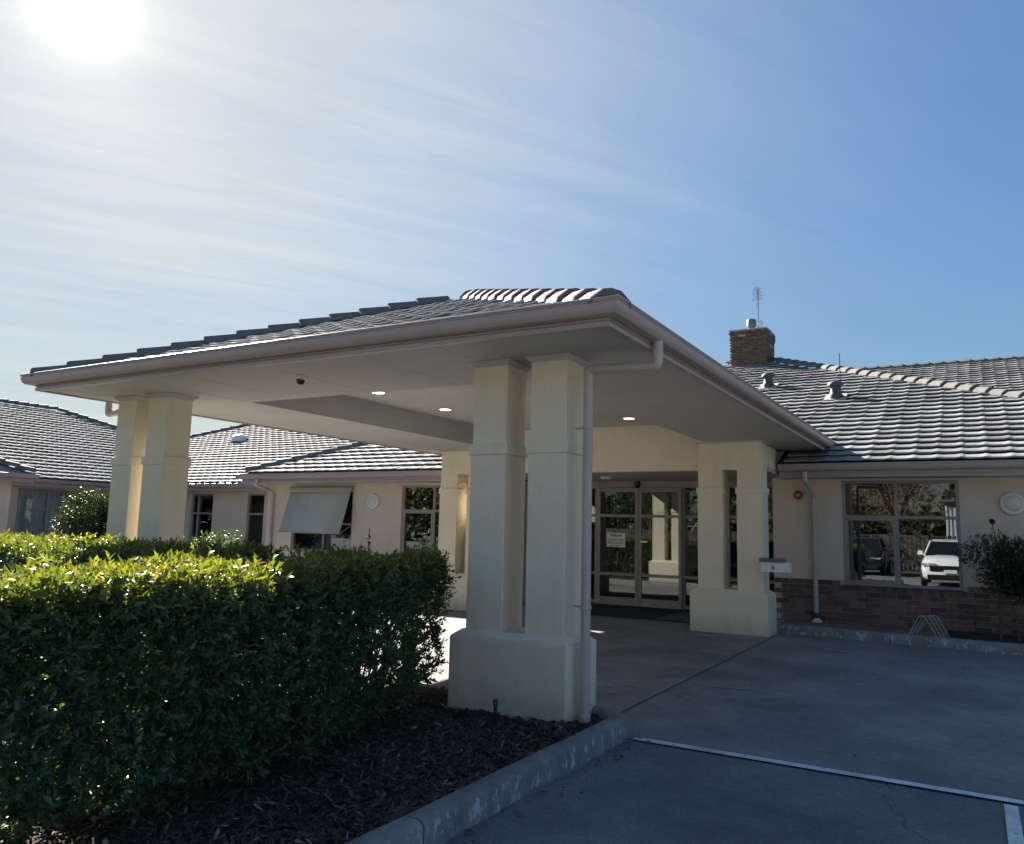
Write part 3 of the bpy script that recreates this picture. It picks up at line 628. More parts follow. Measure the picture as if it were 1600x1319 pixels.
# chimney
ch = MB(); CXa, CXb, CYa, CYb = -6.02, -4.98, 22.75, 23.75
ch.box(CXa+.012,CXb-.012,CYa+.012,CYb-.012,6.0,7.45); chim = ch.build('chimney', M['mortar'], mr)
V = []; F = []; CC = []
bb = np.array(MB().box(0,1,0,1,0,1).v); bf = np.array(MB().box(0,1,0,1,0,1).f)
for c in range(16):
    z = 6.05+c*.086; e = .03 if c >= 14 else (.015 if c == 13 else 0)
    for side in range(4):
        for i in range(-1, 5):
            s0 = i*.24+(.12 if c % 2 else 0); s1 = min(s0+.23, 1.04+e); s0 = max(s0, -e)
            if s1-s0 < .04: continue
            if side == 0: q = (CXa+s0, CXa+s1, CYa-e, CYa+.1)
            elif side == 1: q = (CXa+s0, CXa+s1, CYb-.1, CYb+e)
            elif side == 2: q = (CXa-e, CXa+.1, CYa+max(s0,.106), CYa+min(s1,.894))
            else: q = (CXb-.1, CXb+e, CYa+max(s0,.106), CYa+min(s1,.894))
            if q[3] <= q[2]: continue
            vv = np.stack([q[0]+bb[:,0]*(q[1]-q[0]), q[2]+bb[:,1]*(q[3]-q[2]), z+bb[:,2]*.076], -1); F.append(bf+len(V)*8); V.append(vv)
            t = random.choice((.5,.6,.7,.8,.9,1.0,2.3)) if random.random() < .3 else random.uniform(.55,.95); CC.append(np.tile([t,t,t*.95], (8,1)))
link('bricks', np_mesh('bricks', np.concatenate(V), np.concatenate(F), np.concatenate(CC)), M['brick2'], chim, kind='stuff')
box('chimney_crown', M['mortar'], chim, CXa-.02, CXb+.02, CYa-.02, CYb+.02, 7.428, 7.47)
fl = MB().lathe([(.10,0),(.10,.16),(.135,.17),(.135,.36),(.12,.38),(.0,.39)], (-5.5,23.2,7.46), 20).build('flue', M['dullsteel'], chim, smooth=40)
ant = thing('tv_antenna', 'thin television antenna on a mast fixed to the brick chimney', 'antenna', (-5.32,23.25,7.47))
a = MB().tube([(-5.32,23.25,7.40),(-5.31,23.25,8.82)], .014, 8).build('mast', M['dullsteel'], ant)
bo = MB().tube([(-5.31,23.2,8.40),(-5.33,23.26,8.62),(-5.37,23.32,8.84)], .011, 6).build('boom', M['dullsteel'], ant)
for k in range(8):
    t = k/7; p = Vector((-5.31,23.2,8.42)).lerp(Vector((-5.37,23.32,8.83)), t); w = (.17,.15,.17,.13,.15,.11,.12,.09)[k]
    MB().tube([p+Vector((-w,0,-.012)), p+Vector((w,0,.012))], .0065, 5).build('element', M['dullsteel'], ant)
MB().tube([(-5.31,23.25,8.2),(-5.36,23.25,8.24),(-5.36,23.25,8.3),(-5.31,23.25,8.34)], .006, 5).build('cable_loop', M['black'], ant)
dsh = tag(MB().lathe([(.0,.02),(.05,.012),(.085,-.005),(.085,-.012),(.0,.012)], (-5.22,23.1,7.68), 18, 'y').tube([(-5.22,23.1,7.68),(-5.315,23.25,7.66)], .012, 6).build('satellite_dish', M['white'], None, smooth=40), 'tiny white round dish beside the chimney flue', 'satellite dish')
tag(dsh, dsh['label'], 'dish')
def roof_vent(p, s, label, rod=False):
    p = Vector(p); t = thing('roof_vent', label, 'roof vent', p, 'mushroom vents on the tiled roof')
    fl = MB(); hx = .26*s; fl.add([(p.x-hx,p.y-hx,rz(p.y-hx)+.075),(p.x+hx,p.y-hx,rz(p.y-hx)+.075),(p.x+hx,p.y+hx,rz(p.y+hx)+.09),(p.x-hx,p.y+hx,rz(p.y+hx)+.09),
        (p.x-hx,p.y-hx,rz(p.y-hx)-.0),(p.x+hx,p.y-hx,rz(p.y-hx)-.0),(p.x+hx,p.y+hx,rz(p.y+hx)),(p.x-hx,p.y+hx,rz(p.y+hx))], [(0,1,2,3),(0,4,5,1),(1,5,6,2),(2,6,7,3),(3,7,4,0)])
    fl.build('flashing', M['lead'], t, bevel=.01)
    MB().lathe([(.22*s,-.1),(.20*s,.06),(.14*s,.13),(.125*s,.16),(.125*s,.34*s)], (p.x,p.y,p.z+.02), 22).build('neck', M['ventmetal'], t, smooth=45)
    MB().lathe([(.12*s,.33*s),(.19*s,.335*s),(.195*s,.36*s),(.175*s,.42*s),(.11*s,.46*s),(.03*s,.475*s)], (p.x,p.y,p.z+.02), 22).build('cowl', M['ventmetal'], t, smooth=45)
    return t
v1 = roof_vent((-4.30,19.75,rz(19.75)+.0), .82, 'grey mushroom roof vent nearest the brick chimney')
v2 = roof_vent((-2.56,18.25,rz(18.25)+.0), .86, 'grey mushroom roof vent with a thin rod aerial behind its cap')
MB().tube([(-2.50,18.6,rz(18.6)),(-2.51,18.6,5.63)], .009, 6).build('rod_aerial', M['black'], v2)

# fittings on the walls
def wall_light(x, z, label):
    t = thing('wall_light', label, 'wall light', (x,WY,z), 'round bulkhead lights on the wall')
    MB().lathe([(.175,0),(.18,.03),(.165,.065),(.135,.075),(.13,.06)], (x,WY,z), 32, 'y').build('rim', M['white'], t, smooth=40)
    MB().lathe([(.133,.05),(.12,.068),(.07,.08),(.0,.084)], (x,WY,z), 32, 'y').build('diffuser', M['opal'], t, smooth=60)
wall_light(.46, 2.18, 'round wall light with pale rim above the rose bush'); wall_light(-12.17, 2.16, 'round wall light with pale rim beside the canvas awning')
al = thing('alarm_strobe', 'red round fire alarm sounder on the wall beside the downpipe', 'alarm', (-2.70,WY,2.31))
MB().lathe([(.075,0),(.075,.04),(.055,.07),(.02,.078)], (-2.70,WY,2.31), 24, 'y').build('housing', M['red'], al, smooth=40)
MB().lathe([(.03,.07),(.025,.09),(.0,.094)], (-2.70,WY,2.31), 16, 'y').build('lens', flat('strobe_lens', (.6,.3,.3), .15), al, smooth=40)
aw = thing('window_awning', 'grey green canvas roller awning pulled out over a window', 'awning', (-13.78,WY,1.4))
MB().sweep([(0,0),(0,.13),(.08,.13),(.12,.10),(.13,.04),(.09,0)], [(-14.80,WY-.001,2.375),(-12.78,WY-.001,2.375)]).build('headbox', M['trim'], aw, smooth=30)
fb = MB(); nn_ = 10
for i in range(nn_+1):
    t = i/nn_; y = 14.52-.33*t-.0*t; z = 2.40-1.0*t-.035*math.sin(t*math.pi)
    fb.v += [(-14.76,y,z),(-13.78,y-.004,z-.006*math.sin(t*math.pi)),(-12.81,y,z)]
for i in range(nn_):
    for k in range(2): fb.f.append((i*3+k, i*3+k+1, i*3+k+4, i*3+k+3))
o = fb.build('canvas', M['fabric'], aw, smooth=60); sm = o.modifiers.new('thick', 'SOLIDIFY'); sm.thickness = .004
for xs_ in (-14.1,-13.45): MB().tube([(xs_,14.52-.33*t-.006,2.40-1.0*t-.036*math.sin(t*math.pi)-.004) for t in np.linspace(.02,.98,9)], .006, 5).build('seam', M['fabric'], aw)
MB().tube([(-14.77,14.19,1.40),(-12.80,14.19,1.40)], .016, 10).build('bottom_rail', M['trim'], aw)
for x in (-14.79,-12.785): MB().tube([(x,14.6,1.62),(x,14.2,1.41)], .009, 6).build('arm', M['trim'], aw)
# notice, logo sticker, sensor, mats
no = thing('door_notice', 'white printed visitors notice taped to the left sliding door', 'notice', (-6.5,DY-.08,1.29))
box('sheet', M['paper'], no, -6.70, -6.29, DY-.0815, DY-.0795, 1.29, 1.58)
def text(s, size, loc, m, parent, name, rot=(R(90),0,0), align='CENTER', bold=0):
    c = bpy.data.curves.new(name, 'FONT'); c.body = s; c.size = size; c.align_x = align; c.extrude = .0006; c.offset = bold; c.materials.append(m)
    tmp = bpy.data.objects.new('tmp_text', c); col.objects.link(tmp); dg = bpy.context.evaluated_depsgraph_get(); me = bpy.data.meshes.new_from_object(tmp.evaluated_get(dg)); bpy.data.objects.remove(tmp)
    me.materials.clear(); me.materials.append(m); o = bpy.data.objects.new(name, me); col.objects.link(o); setparent(o, parent); o.location = loc; o.rotation_euler = rot; return o
text('Visitors', .085, (-6.495,DY-.0822,1.505), M['ink'], no, 'heading', bold=.0022)
for k, (w, z) in enumerate(((.16,1.445),(.185,1.42),(.17,1.385),(.18,1.36),(.12,1.325))): box('print_line', M['ink'], no, -6.495-w, -6.495+w, DY-.0823, DY-.0816, z-.005, z+.005)
lg = thing('logo_sticker', 'red and white swirl logo sticker on the glass right of the sliding doors', 'sticker', (-4.85,DY,1.6))
def arc(cx_, cz_, r, a0, a1, w0, w1, k=18):
    b = MB(); pts_ = []
    for i in range(k+1):
        t = i/k; an = R(a0+(a1-a0)*t); w = w0+(w1-w0)*t
        b.v += [(cx_+math.cos(an)*(r-w/2), DY-.002, cz_+math.sin(an)*(r-w/2)), (cx_+math.cos(an)*(r+w/2), DY-.002, cz_+math.sin(an)*(r+w/2))]
    for i in range(k): b.f.append((2*i, 2*i+1, 2*i+3, 2*i+2))
    return b
arc(-4.72,1.62,.20,175,80,.035,.02).build('white_swirl', M['paper'], lg)
q = arc(-4.93,1.75,.02,0,1,.01,.01,2); box('white_bar', M['paper'], lg, -5.02, -4.74, DY-.0025, DY-.001, 1.735, 1.755)
MB().lathe([(.075,0),(.075,.0015)], (-4.80,DY-.001,1.64), 24, 'y').build('red_disc', flat('logo_red', (.45,.05,.08), .5), lg)
for k in range(3): box('small_print', flat('logo_print', (.25,.27,.3), .6), lg, -5.0, -4.66, DY-.0025, DY-.001, 1.46-k*.045, 1.475-k*.045)
ds = tag(MB().lathe([(.0,-.075),(.03,-.07),(.055,-.045),(.065,0),(.065,.05),(.0,.05)], (-6.04,DY-.075,2.575), 20).build('door_sensor', M['black'], None, smooth=40), 'black dome motion sensor above the sliding doors', 'sensor')
pl_ = tag(MB().lathe([(.11,0),(.11,-.03),(.08,-.05),(.0,-.055)], (-6.15,14.2,2.64), 22).build('porch_light', M['white'], None, smooth=40), 'small white round fitting on the porch ceiling above the doors', 'ceiling light')
m1 = box('door_mat', M['dmat'], None, -7.4, -4.1, 13.55, 15.3, gz(13)+.0, gz(13)+.012, bevel=.004); tag(m1, 'wide dark rubber mat in front of the sliding doors', 'mat')
m2 = box('door_mat', M['mat'], None, -4.95, -3.9, 13.65, 15.1, gz(13)+.013, gz(13)+.024, bevel=.004); tag(m2, 'paler grey mat lying beside the right entrance pier', 'mat')

# ------------------------------------------------------------------ other wings
rear = thing('rear_wing', 'rear wing whose grey tiled ridge rises behind the main roof hip', 'building', (6,30,.1))
box('wall', M['wall'], rear, -1, 26, 22.5, 38, .1, 4.0)
rr = deck('roof', rear, [[(-4,21,3.75),(28,21,3.75),(28,30,7.39),(-4,30,7.39)], [(-4,30,7.39),(28,30,7.39),(28,39,3.75),(-4,39,3.75)]])
tile_roof(rr, (-4,21,3.77), (1,0,0), (0,1,TAN), 30, lambda v: 1.0, lambda v: 16)
caps(rr, (16,30,7.42), (-4,30,7.42), step=.4)

lw = thing('left_wing', 'far left wing with curtained window under a grey tiled roof', 'building', (-27,14,.1))
LX = -24.9
wall(lw, [(LX-.2,LX,11.8,13.46,.1,WT),(LX-.2,LX,15.25,17.1,.1,WT),(LX-.2,LX,13.46,15.25,.1,.9),(LX-.2,LX,13.46,15.25,2.47,WT),(-22.6,-22.4,5,11.9,.1,WT),(LX,-22.6,11.7,11.9,.1,WT)], M['wall'])
window(lw, 13.46, 15.25, .9, 2.47, LX+.02, mull=(14.35,), trans=1.87, axis='x', gm='clearglass')
rb = MB(); rb.poly([(LX-4,12,.1),(LX-4,17,.1),(LX-4,17,2.7),(LX-4,12,2.7)]); rb.poly([(LX-.25,12,.1),(LX-4,12,.1),(LX-4,12,2.7),(LX-.25,12,2.7)]); rb.poly([(LX-.25,17,.1),(LX-4,17,.1),(LX-4,17,2.7),(LX-.25,17,2.7)]); rb.poly([(LX-.25,12,2.7),(LX-4,12,2.7),(LX-4,17,2.7),(LX-.25,17,2.7)])
rb.build('room_interior', M['room'], lw)
cu = MB(); k = 120
for i in range(k+1):
    y = 13.47+i/k*1.78; x = LX-.16+.025*math.sin(i*1.05)+.012*math.sin(i*.37); cu.v += [(x,y,.95),(x,y,2.44)]
for i in range(k): cu.f.append((2*i,2*i+2,2*i+3,2*i+1))
cu.build('curtain', M['curtain'], lw, smooth=80)
LE, LEZ = -24.3, 2.75; LR = -32.1; lrun = LE-LR
lr = deck('roof', lw, [[(LE,5,LEZ-.02),(LE,16.5,LEZ-.02),(-29.2,21.4,LEZ+TAN*4.9-.02),(LR,18.5,LEZ+TAN*lrun-.02),(LR,5,LEZ+TAN*lrun-.02)], [(LR,5,LEZ+TAN*lrun-.02),(LR,18.5,LEZ+TAN*lrun-.02),(-36,22,LEZ),(-40,22,LEZ-.02),(-40,5,LEZ-.02)],
    [(LR,18.5,LEZ+TAN*lrun-.02),(-29.2,21.4,LEZ+TAN*4.9-.02),(-36,22,LEZ)]])
def lhi(v):
    h = v/SL
    return 16.5-5+h if h < 4.9 else 21.4-5-(h-4.9)
tile_roof(lr, (LE,5,LEZ), (0,1,0), (-1,0,TAN), int(lrun*SL/TE), lambda v: 3.0, lhi)
caps(lr, (-29.2,21.4,LEZ+TAN*4.9+.04), (LR,18.5,LEZ+TAN*lrun+.04)); caps(lr, (LR,18.5,LEZ+TAN*lrun+.04), (LR,6,LEZ+TAN*lrun+.04))
MB().sweep(FAS, [(LE-.05,5,2.52),(LE-.05,16.5,2.52)][::-1] if False else [(LE-.05,5,2.52),(LE-.05,16.4,2.52)]).build('fascia', M['trim'], lw)
MB().sweep(GUT, [(LE-.05,5,2.63),(LE-.05,16.4,2.63)]).build('gutter', M['trim'], lw, smooth=28)
box('eave_soffit', M['soffit'], lw, LX, LE-.05, 12.0, 17, 2.535, 2.55)
# small projecting porch on the left wing
pr_ = deck('porch_roof', lw, [[(-22.0,5,LEZ),(-22.0,12.3,LEZ),(-23.6,10.7,LEZ+TAN*1.6),(-23.6,5,LEZ+TAN*1.6)], [(-22.0,12.3,LEZ),(-26.0,12.3,LEZ),(-26,10.7,LEZ+TAN*1.6),(-23.6,10.7,LEZ+TAN*1.6)]], M['tile'])
colour_all(pr_.data, (.9,.9,.9))
caps(pr_, (-22.05,12.25,LEZ+.05), (-23.6,10.7,LEZ+TAN*1.6+.04))
MB().sweep(FAS, [(-22.05,5,2.52),(-22.05,12.25,2.52),(-25,12.25,2.52)]).build('fascia', M['trim'], lw)
MB().sweep(GUT, [(-22.05,5,2.63),(-22.05,12.25,2.63),(-25,12.25,2.63)]).build('gutter', M['trim'], lw, smooth=28)
box('eave_soffit', M['soffit'], lw, -24.3, -22.06, 5, 12.24, 2.53, 2.545)

mid = thing('middle_wing', 'set back middle wing with narrow windows between left wing and awning', 'building', (-20,17.1,.1))
MY = 17.1; mw = [(-21.75,-20.70),(-19.20,-18.45)]
wall(mid, [(-24.9,mw[0][0],MY,MY+.2,.1,WT),(mw[0][1],mw[1][0],MY,MY+.2,.1,WT),(mw[1][1],-15.62,MY,MY+.2,.1,WT)]+[(a,c,MY,MY+.2,.1,.8) for a, c in mw]+[(a,c,MY,MY+.2,2.47,WT) for a, c in mw], M['wall'])
window(mid, *mw[0], .8, 2.47, MY+.06, mull=(-21.45,), trans=1.86); window(mid, *mw[1], .8, 2.47, MY+.06, trans=1.86)
room(mid, -24.7, -15.8, MY+.25, 21, .15, 2.7)
ME = 16.5
def mz(y): return LEZ+TAN*(y-ME)
mrf = deck('roof', mid, [[(LE,ME,LEZ-.02),(-10,ME,LEZ-.02),(-10,24.2,mz(24.2)-.02),(-26.4,24.2,mz(24.2)-.02),(-29.2,21.4,mz(21.4)-.02)], [(-26.4,24.2,mz(24.2)-.02),(-10,24.2,mz(24.2)-.02),(-10,32,LEZ),(-34,32,LEZ)], [(-29.2,21.4,mz(21.4)-.02),(-26.4,24.2,mz(24.2)-.02),(-34,32,LEZ)]])
def mlo(v):
    h = v/SL
    return LE+30-h if h < 4.9 else -29.2+30+(h-4.9)
tile_roof(mrf, (-30,ME,LEZ), (1,0,0), (0,1,TAN), int(7.7*SL/TE), mlo, lambda v: 17, skip=lambda p: p.x > XL+.3 and p.z < rz(p.y)+.1 and p.x-XL > (p.y-EYR)+.3)
caps(mrf, (-29.2,21.4,mz(21.4)+.04), (-26.4,24.2,mz(24.2)+.04)); caps(mrf, (-26.4,24.2,mz(24.2)+.04), (-12,24.2,mz(24.2)+.04))
MB().sweep(FAS, [(LE,ME+.03,2.52),(-15.9,ME+.03,2.52)]).build('fascia', M['trim'], mid)
MB().sweep(GUT, [(LE,ME+.025,2.63),(-15.9,ME+.025,2.63)]).build('gutter', M['trim'], mid, smooth=28)
box('eave_soffit', M['soffit'], mid, LE, -15.7, ME+.04, MY-.002, 2.535, 2.55)
tag(MB().lathe([(.34,-.08),(.34,.06),(.27,.15),(.12,.2),(.0,.21)], (-24.5,21.3,mz(21.3)+.06), 24).build('roof_dome', M['white'], None, smooth=50), 'small white dome vent on the set back tiled roof', 'roof vent')

# ------------------------------------------------------------------ entrance canopy
can = thing('entrance_canopy', 'drive-through entrance canopy with tiled hip roof on twin-post cream piers', 'canopy', (-5.8,9.5,.05))
SZ = 3.08; FX0, FX1, FY0, FY1 = -9.46, -2.25, 5.2, 14.6
HX0, HX1, HY0, HY1 = -7.75, -3.82, 6.88, 12.99
def band(b, x0, x1, y0, y1, z0, z1, e): b.box(x0-e, x1+e, y0-e, y1+e, z0, z1)
def pier(x0, x1, y0, zb, slot, label=None):
    """twin posts on a chamfered plinth; slot = posts joined at the top"""
    W_ = x1-x0; gap = .22; pw = (W_-gap)/2; dpt = .36
    p = MB(); p.box(x0-.11,x1+.07,y0-.08,y0+dpt+.15,zb-.1,zb+.60 if slot else .685)
    zt = zb+.60 if slot else .685
    p.frustum((x0-.11,x1+.07,y0-.08,y0+dpt+.15,zt),(x0-.025,x1+.015,y0-.015,y0+dpt+.03,zt+.06))
    P = p.build('pier', M['cream'], can, bevel=.012)
    for (a, c) in ((x0,x0+pw),(x1-pw,x1)):
        MB().box(a,c,y0,y0+dpt,zt+.03,2.25).build('post', M['cream'], P, bevel=.01)
        MB().box(a+.008,c-.008,y0+.008,y0+dpt-.008,2.33,2.635 if slot else SZ-.03).build('upper_post', M['cream'], P, bevel=.01)
        band(q := MB(), a, c, y0, y0+dpt, 2.242, 2.338, .016); q.build('string_course', M['cream'], P, bevel=.006)
        if not slot:
            MB().frustum((a+.006,c-.006,y0+.006,y0+dpt-.006,SZ-.05),(a-.03,c+.03,y0-.03,y0+dpt+.03,SZ-.010)).box(a-.033,c+.033,y0-.033,y0+dpt+.033,SZ-.010,SZ-.002).build('cornice', M['soffit'], P)
    if slot:
        MB().box(x0+.012,x1-.012,y0+.012,y0+dpt-.012,2.62,SZ-.02).build('lintel', M['cream'], P, bevel=.01)
        MB().box(x0-.03,x1+.03,y0-.03,y0+dpt+.03,SZ-.03,SZ-.002).build('cornice', M['soffit'], P)
    return P
pier(-3.88,-2.94,5.95,.0,False); pier(-9.05,-8.10,5.95,.0,False); pier(-3.91,-2.88,12.70,.1,True); pier(-8.97,-7.94,12.70,.1,True)
# soffit sheets with open joints
sg = box('ceiling_frame', M['gap'], can, FX0+.02, FX1-.02, FY0+.02, FY1, SZ+.022, SZ+.03)
bpy.data.objects.remove(sg)
fr = MB()
fr.box(FX0+.02,FX1-.02,FY0+.02,HY0-.004,SZ+.016,SZ+.03); fr.box(FX0+.02,HX0-.004,HY0-.004,FY1,SZ+.016,SZ+.03); fr.box(HX1+.004,FX1-.02,HY0-.004,FY1,SZ+.016,SZ+.03); fr.box(HX0-.004,HX1+.004,HY1+.22,FY1,SZ+.016,SZ+.03)
sf = fr.build('soffit', M['gap'], can)
gp = .0045
def sheet_poly(pts_):
    c = Vector((sum(p[0] for p in pts_)/len(pts_), sum(p[1] for p in pts_)/len(pts_)))
    q = []
    for p in pts_:
        d = c-Vector(p); q.append((p[0]+gp*(1 if d.x > 0 else -1), p[1]+gp*(1 if d.y > 0 else -1)))
    MB().prism(q, SZ, SZ+.012).build('soffit_sheet', M['soffit'], sf)
cuts = [HX0, -7.0, -5.82, -4.64, HX1]
sheet_poly([(FX0,FY0),(HX0,FY0),(HX0,HY0)])
for a, c in zip(cuts[:-1], cuts[1:]): sheet_poly([(a,FY0),(c,FY0),(c,HY0),(a,HY0)])
sheet_poly([(HX1,FY0),(FX1,FY0),(HX1,HY0)])
yc = [HY0, 7.55, 9.95, 12.35, FY1]
sheet_poly([(FX1,FY0),(FX1,yc[1]),(HX1,yc[1]),(HX1,HY0)]); sheet_poly([(FX0,FY0),(HX0,HY0),(HX0,yc[1]),(FX0,yc[1])])
for a, c in zip(yc[1:-1], yc[2:]):
    sheet_poly([(HX1,a),(FX1,a),(FX1,c),(HX1,c)]); sheet_poly([(FX0,a),(HX0,a),(HX0,c),(FX0,c)])
# raised ceiling inside the perimeter beams
cf = MB(); cf.box(HX0-.05,HX0-.002,HY0-.05,HY1,SZ+.006,3.46); cf.box(HX1+.002,HX1+.05,HY0-.05,HY1,SZ+.006,3.46); cf.box(HX0-.001,HX1+.001,HY0-.05,HY0-.002,SZ+.007,3.46)
cf.build('beam_face', M['soffit'], can)
for i, (a, c) in enumerate(((HX0,-6.45),(-6.45,-5.13),(-5.13,HX1))):
    for (y0, y1) in ((HY0,9.9),(9.9,HY1)): box('ceiling_sheet', M['soffit'], can, a+gp, c-gp, y0+gp, y1-gp, 3.43, 3.442)
box('ceiling_back', M['gap'], can, HX0, HX1, HY0, HY1, 3.445, 3.455)
# link between the back pier and the wing
MB().box(-3.2,-2.97,13.08,14.1,2.80,3.075).box(-3.22,-2.94,13.08,14.08,2.70,2.80).build('side_beam', M['cream'], can, bevel=.01)
path = [(FX0,14.9),(FX0,FY0),(FX1,FY0),(FX1,14.6)]
MB().sweep(FAS, [(x,y,SZ-.02) for x, y in path]).build('fascia', M['trim'], can)
gpath = [(FX0-.012,15.2),(FX0-.012,FY0-.012),(FX1+.012,FY0-.012),(FX1+.012,15.22)]
gut = MB().sweep(GUT, [(x,y,3.132) for x, y in gpath]).build('gutter', M['trim'], can, smooth=28)
# roof
GX0, GX1, GY0_ = -9.50, -2.20, 5.15; CZ = 3.165; PX = (GX0+GX1)/2; half = (GX1-GX0)/2
PK = Vector((PX, GY0_+half, CZ+TAN*half))
yb = EYR+(PK.z-EZ)/TAN; y0v = EYR+(CZ-EZ)/TAN
crf = deck('roof', can, [[(GX0,GY0_,CZ-.02),(GX1,GY0_,CZ-.02),(PK.x,PK.y,PK.z-.02)], [(GX1,GY0_,CZ-.02),(GX1,y0v,CZ-.02),(PX,yb,PK.z-.02),(PK.x,PK.y,PK.z-.02)], [(GX0,GY0_,CZ-.02),(PK.x,PK.y,PK.z-.02),(PX,yb,PK.z-.02),(GX0,y0v,CZ-.02)]])
tile_roof(crf, (GX0,GY0_,CZ), (1,0,0), (0,1,TAN), int(half*SL/TE), lambda v: v/SL, lambda v: 2*half-v/SL, 150)
rws = int(half*SL/TE); ylen = y0v-GY0_
tile_roof(crf, (GX1,GY0_,CZ), (0,1,0), (-1,0,TAN), rws, lambda v: v/SL, lambda v: ylen+v/SL)
tile_roof(crf, (GX0,y0v,CZ), (0,-1,0), (1,0,TAN), rws, lambda v: -v/SL, lambda v: ylen-v/SL)
caps(crf, (GX1-.02,GY0_+.02,CZ+.035), PK+Vector((0,0,.04))); caps(crf, (GX0+.02,GY0_+.02,CZ+.035), PK+Vector((0,0,.04))); caps(crf, PK+Vector((0,0,.04)), (PX,yb,PK.z+.04))
for y in (7.9, 10.6, 13.3):
    MB().sweep([(o_*1.012+.0005, z_*1.01) for o_, z_ in GUT[1:15]], [(FX1+.012,y,3.132),(FX1+.012,y+.035,3.132)]).build('gutter_join', M['trim'], gut)
for x in (-8.1, -5.4):
    MB().sweep([(o_*1.012+.0005, z_*1.01) for o_, z_ in GUT[1:15]], [(x,FY0-.012,3.132),(x+.035,FY0-.012,3.132)]).build('gutter_join', M['trim'], gut)
# downpipes
px_, py_ = -2.79, 6.05
dp = MB().tube(bend([(-2.18,6.05,3.13),(-2.18,6.05,2.93),(px_,6.05,2.95),(px_,6.05,.11)], .045), .040, 16).build('downpipe', M['pipe'], can, smooth=28)
for z in (2.46,.985+.0): bracket(dp, px_, py_, z, .040, -2.93, 6.12)
MB().lathe([(.048,0),(.048,.05),(.042,.055)], (px_,py_,.10), 18).build('pipe_socket', M['pipe'], dp, smooth=40)
MB().lathe([(.046,-.004),(.046,.004)], (px_,py_,2.28), 18).build('pipe_joint', M['pipe'], dp, smooth=40)
dl = MB().tube(bend([(-9.53,6.15,3.13),(-9.53,6.15,2.92),(-9.10,6.15,2.95)], .045), .04, 12).build('downpipe', M['pipe'], can, smooth=28)
MB().tube([(-9.11,6.15,2.97),(-9.11,6.15,.1)], .04, 12).build('downpipe_drop', M['pipe'], dl, smooth=28)

def downlight(x, y, z, label):
    t = thing('downlight', label, 'downlight', (x,y,z), 'lit downlights in the canopy ceiling')
    MB().lathe([(.105,0),(.11,-.006),(.10,-.012),(.088,-.010)], (x,y,z), 24).build('trim_ring', M['white'], t, smooth=40)
    MB().lathe([(.086,-.008),(.086,-.014),(.0,-.015)], (x,y,z), 24).build('lamp', M['lamp'], t)
downlight(-7.1, 8.5, 3.43, 'lit downlight at the front edge of the raised canopy ceiling'); downlight(-7.12, 10.15, 3.43, 'lit downlight near the dark beam, left of the near pier'); downlight(-4.83, 12.05, 3.43, 'lit downlight right of the downpipe near the entrance bulkhead')
sc_ = thing('security_camera', 'small black and white dome camera under the front soffit', 'camera', (-5.86,5.82,SZ))
MB().lathe([(.055,0),(.055,-.03),(.04,-.04)], (-5.86,5.82,SZ), 20).build('mount', M['white'], sc_, smooth=40)
MB().lathe([(.04,-.03),(.042,-.05),(.032,-.078),(.012,-.09),(.0,-.092)], (-5.865,5.81,SZ), 20).build('dome', M['black'], sc_, smooth=60)

# letterbox on the right rear pier
lb = thing('letterbox', 'white letterbox numbered 6 fixed to the right entrance pier', 'letterbox', (-2.68,12.66,1.06))
MB().box(-2.885,-2.47,12.50,12.70,1.06,1.205).build('body', M['white'], lb, bevel=.006)
MB().frustum((-2.90,-2.545,12.47,12.71,1.208),(-2.90,-2.56,12.50,12.71,1.262)).build('lid', M['dullsteel'], lb, bevel=.004)
text('6', .105, (-2.70,12.498,1.095), M['ink'], lb, 'number', bold=.001)
MB().lathe([(.012,0),(.012,.012)], (-2.58,12.60,1.045), 10).build('lock', M['black'], lb)
# irrigation stake in the mulch
tag(MB().lathe([(.014,0),(.014,.16),(.02,.162),(.02,.20),(.012,.212)], (-3.36,5.62,.06), 12).build('sprinkler_stake', M['black'], None, smooth=40), 'short black irrigation riser in the mulch before the near pier', 'sprinkler')
# bent steel bar rack by the right wall
rk = thing('bar_rack', 'low rack of bent steel bars standing on the pavers by the brick wall', 'rack', (-.72,13.6,.185))
for k in range(4):
    o_ = k*.052; pts_ = [(-.98+o_*.55,13.42+o_*1.5,.185)]+[(-.80+o_+.05*math.sin(t),13.5+o_*1.5,.44+.045*math.cos(t)) for t in np.linspace(-1.1, 1.2, 7)]+[(-.60+o_*.9,13.46+o_*1.4,.185)]
    MB().tube(pts_, .011, 8).build('bar', M['rackgrey'], rk, smooth=60)
MB().tube([(-.97,13.43,.197),(-.80,13.68,.197)], .010, 6).build('foot_rail', M['steel'], rk); MB().tube([(-.61,13.46,.197),(-.44,13.68,.197)], .010, 6).build('foot_rail', M['steel'], rk)
tag(MB().tube([(-.12,14.48,.15),(-.12,14.48,.62)], .011, 8).build('garden_stake', M['black'], None), 'thin dark stake against the brick wall beside the rose bush', 'stake')

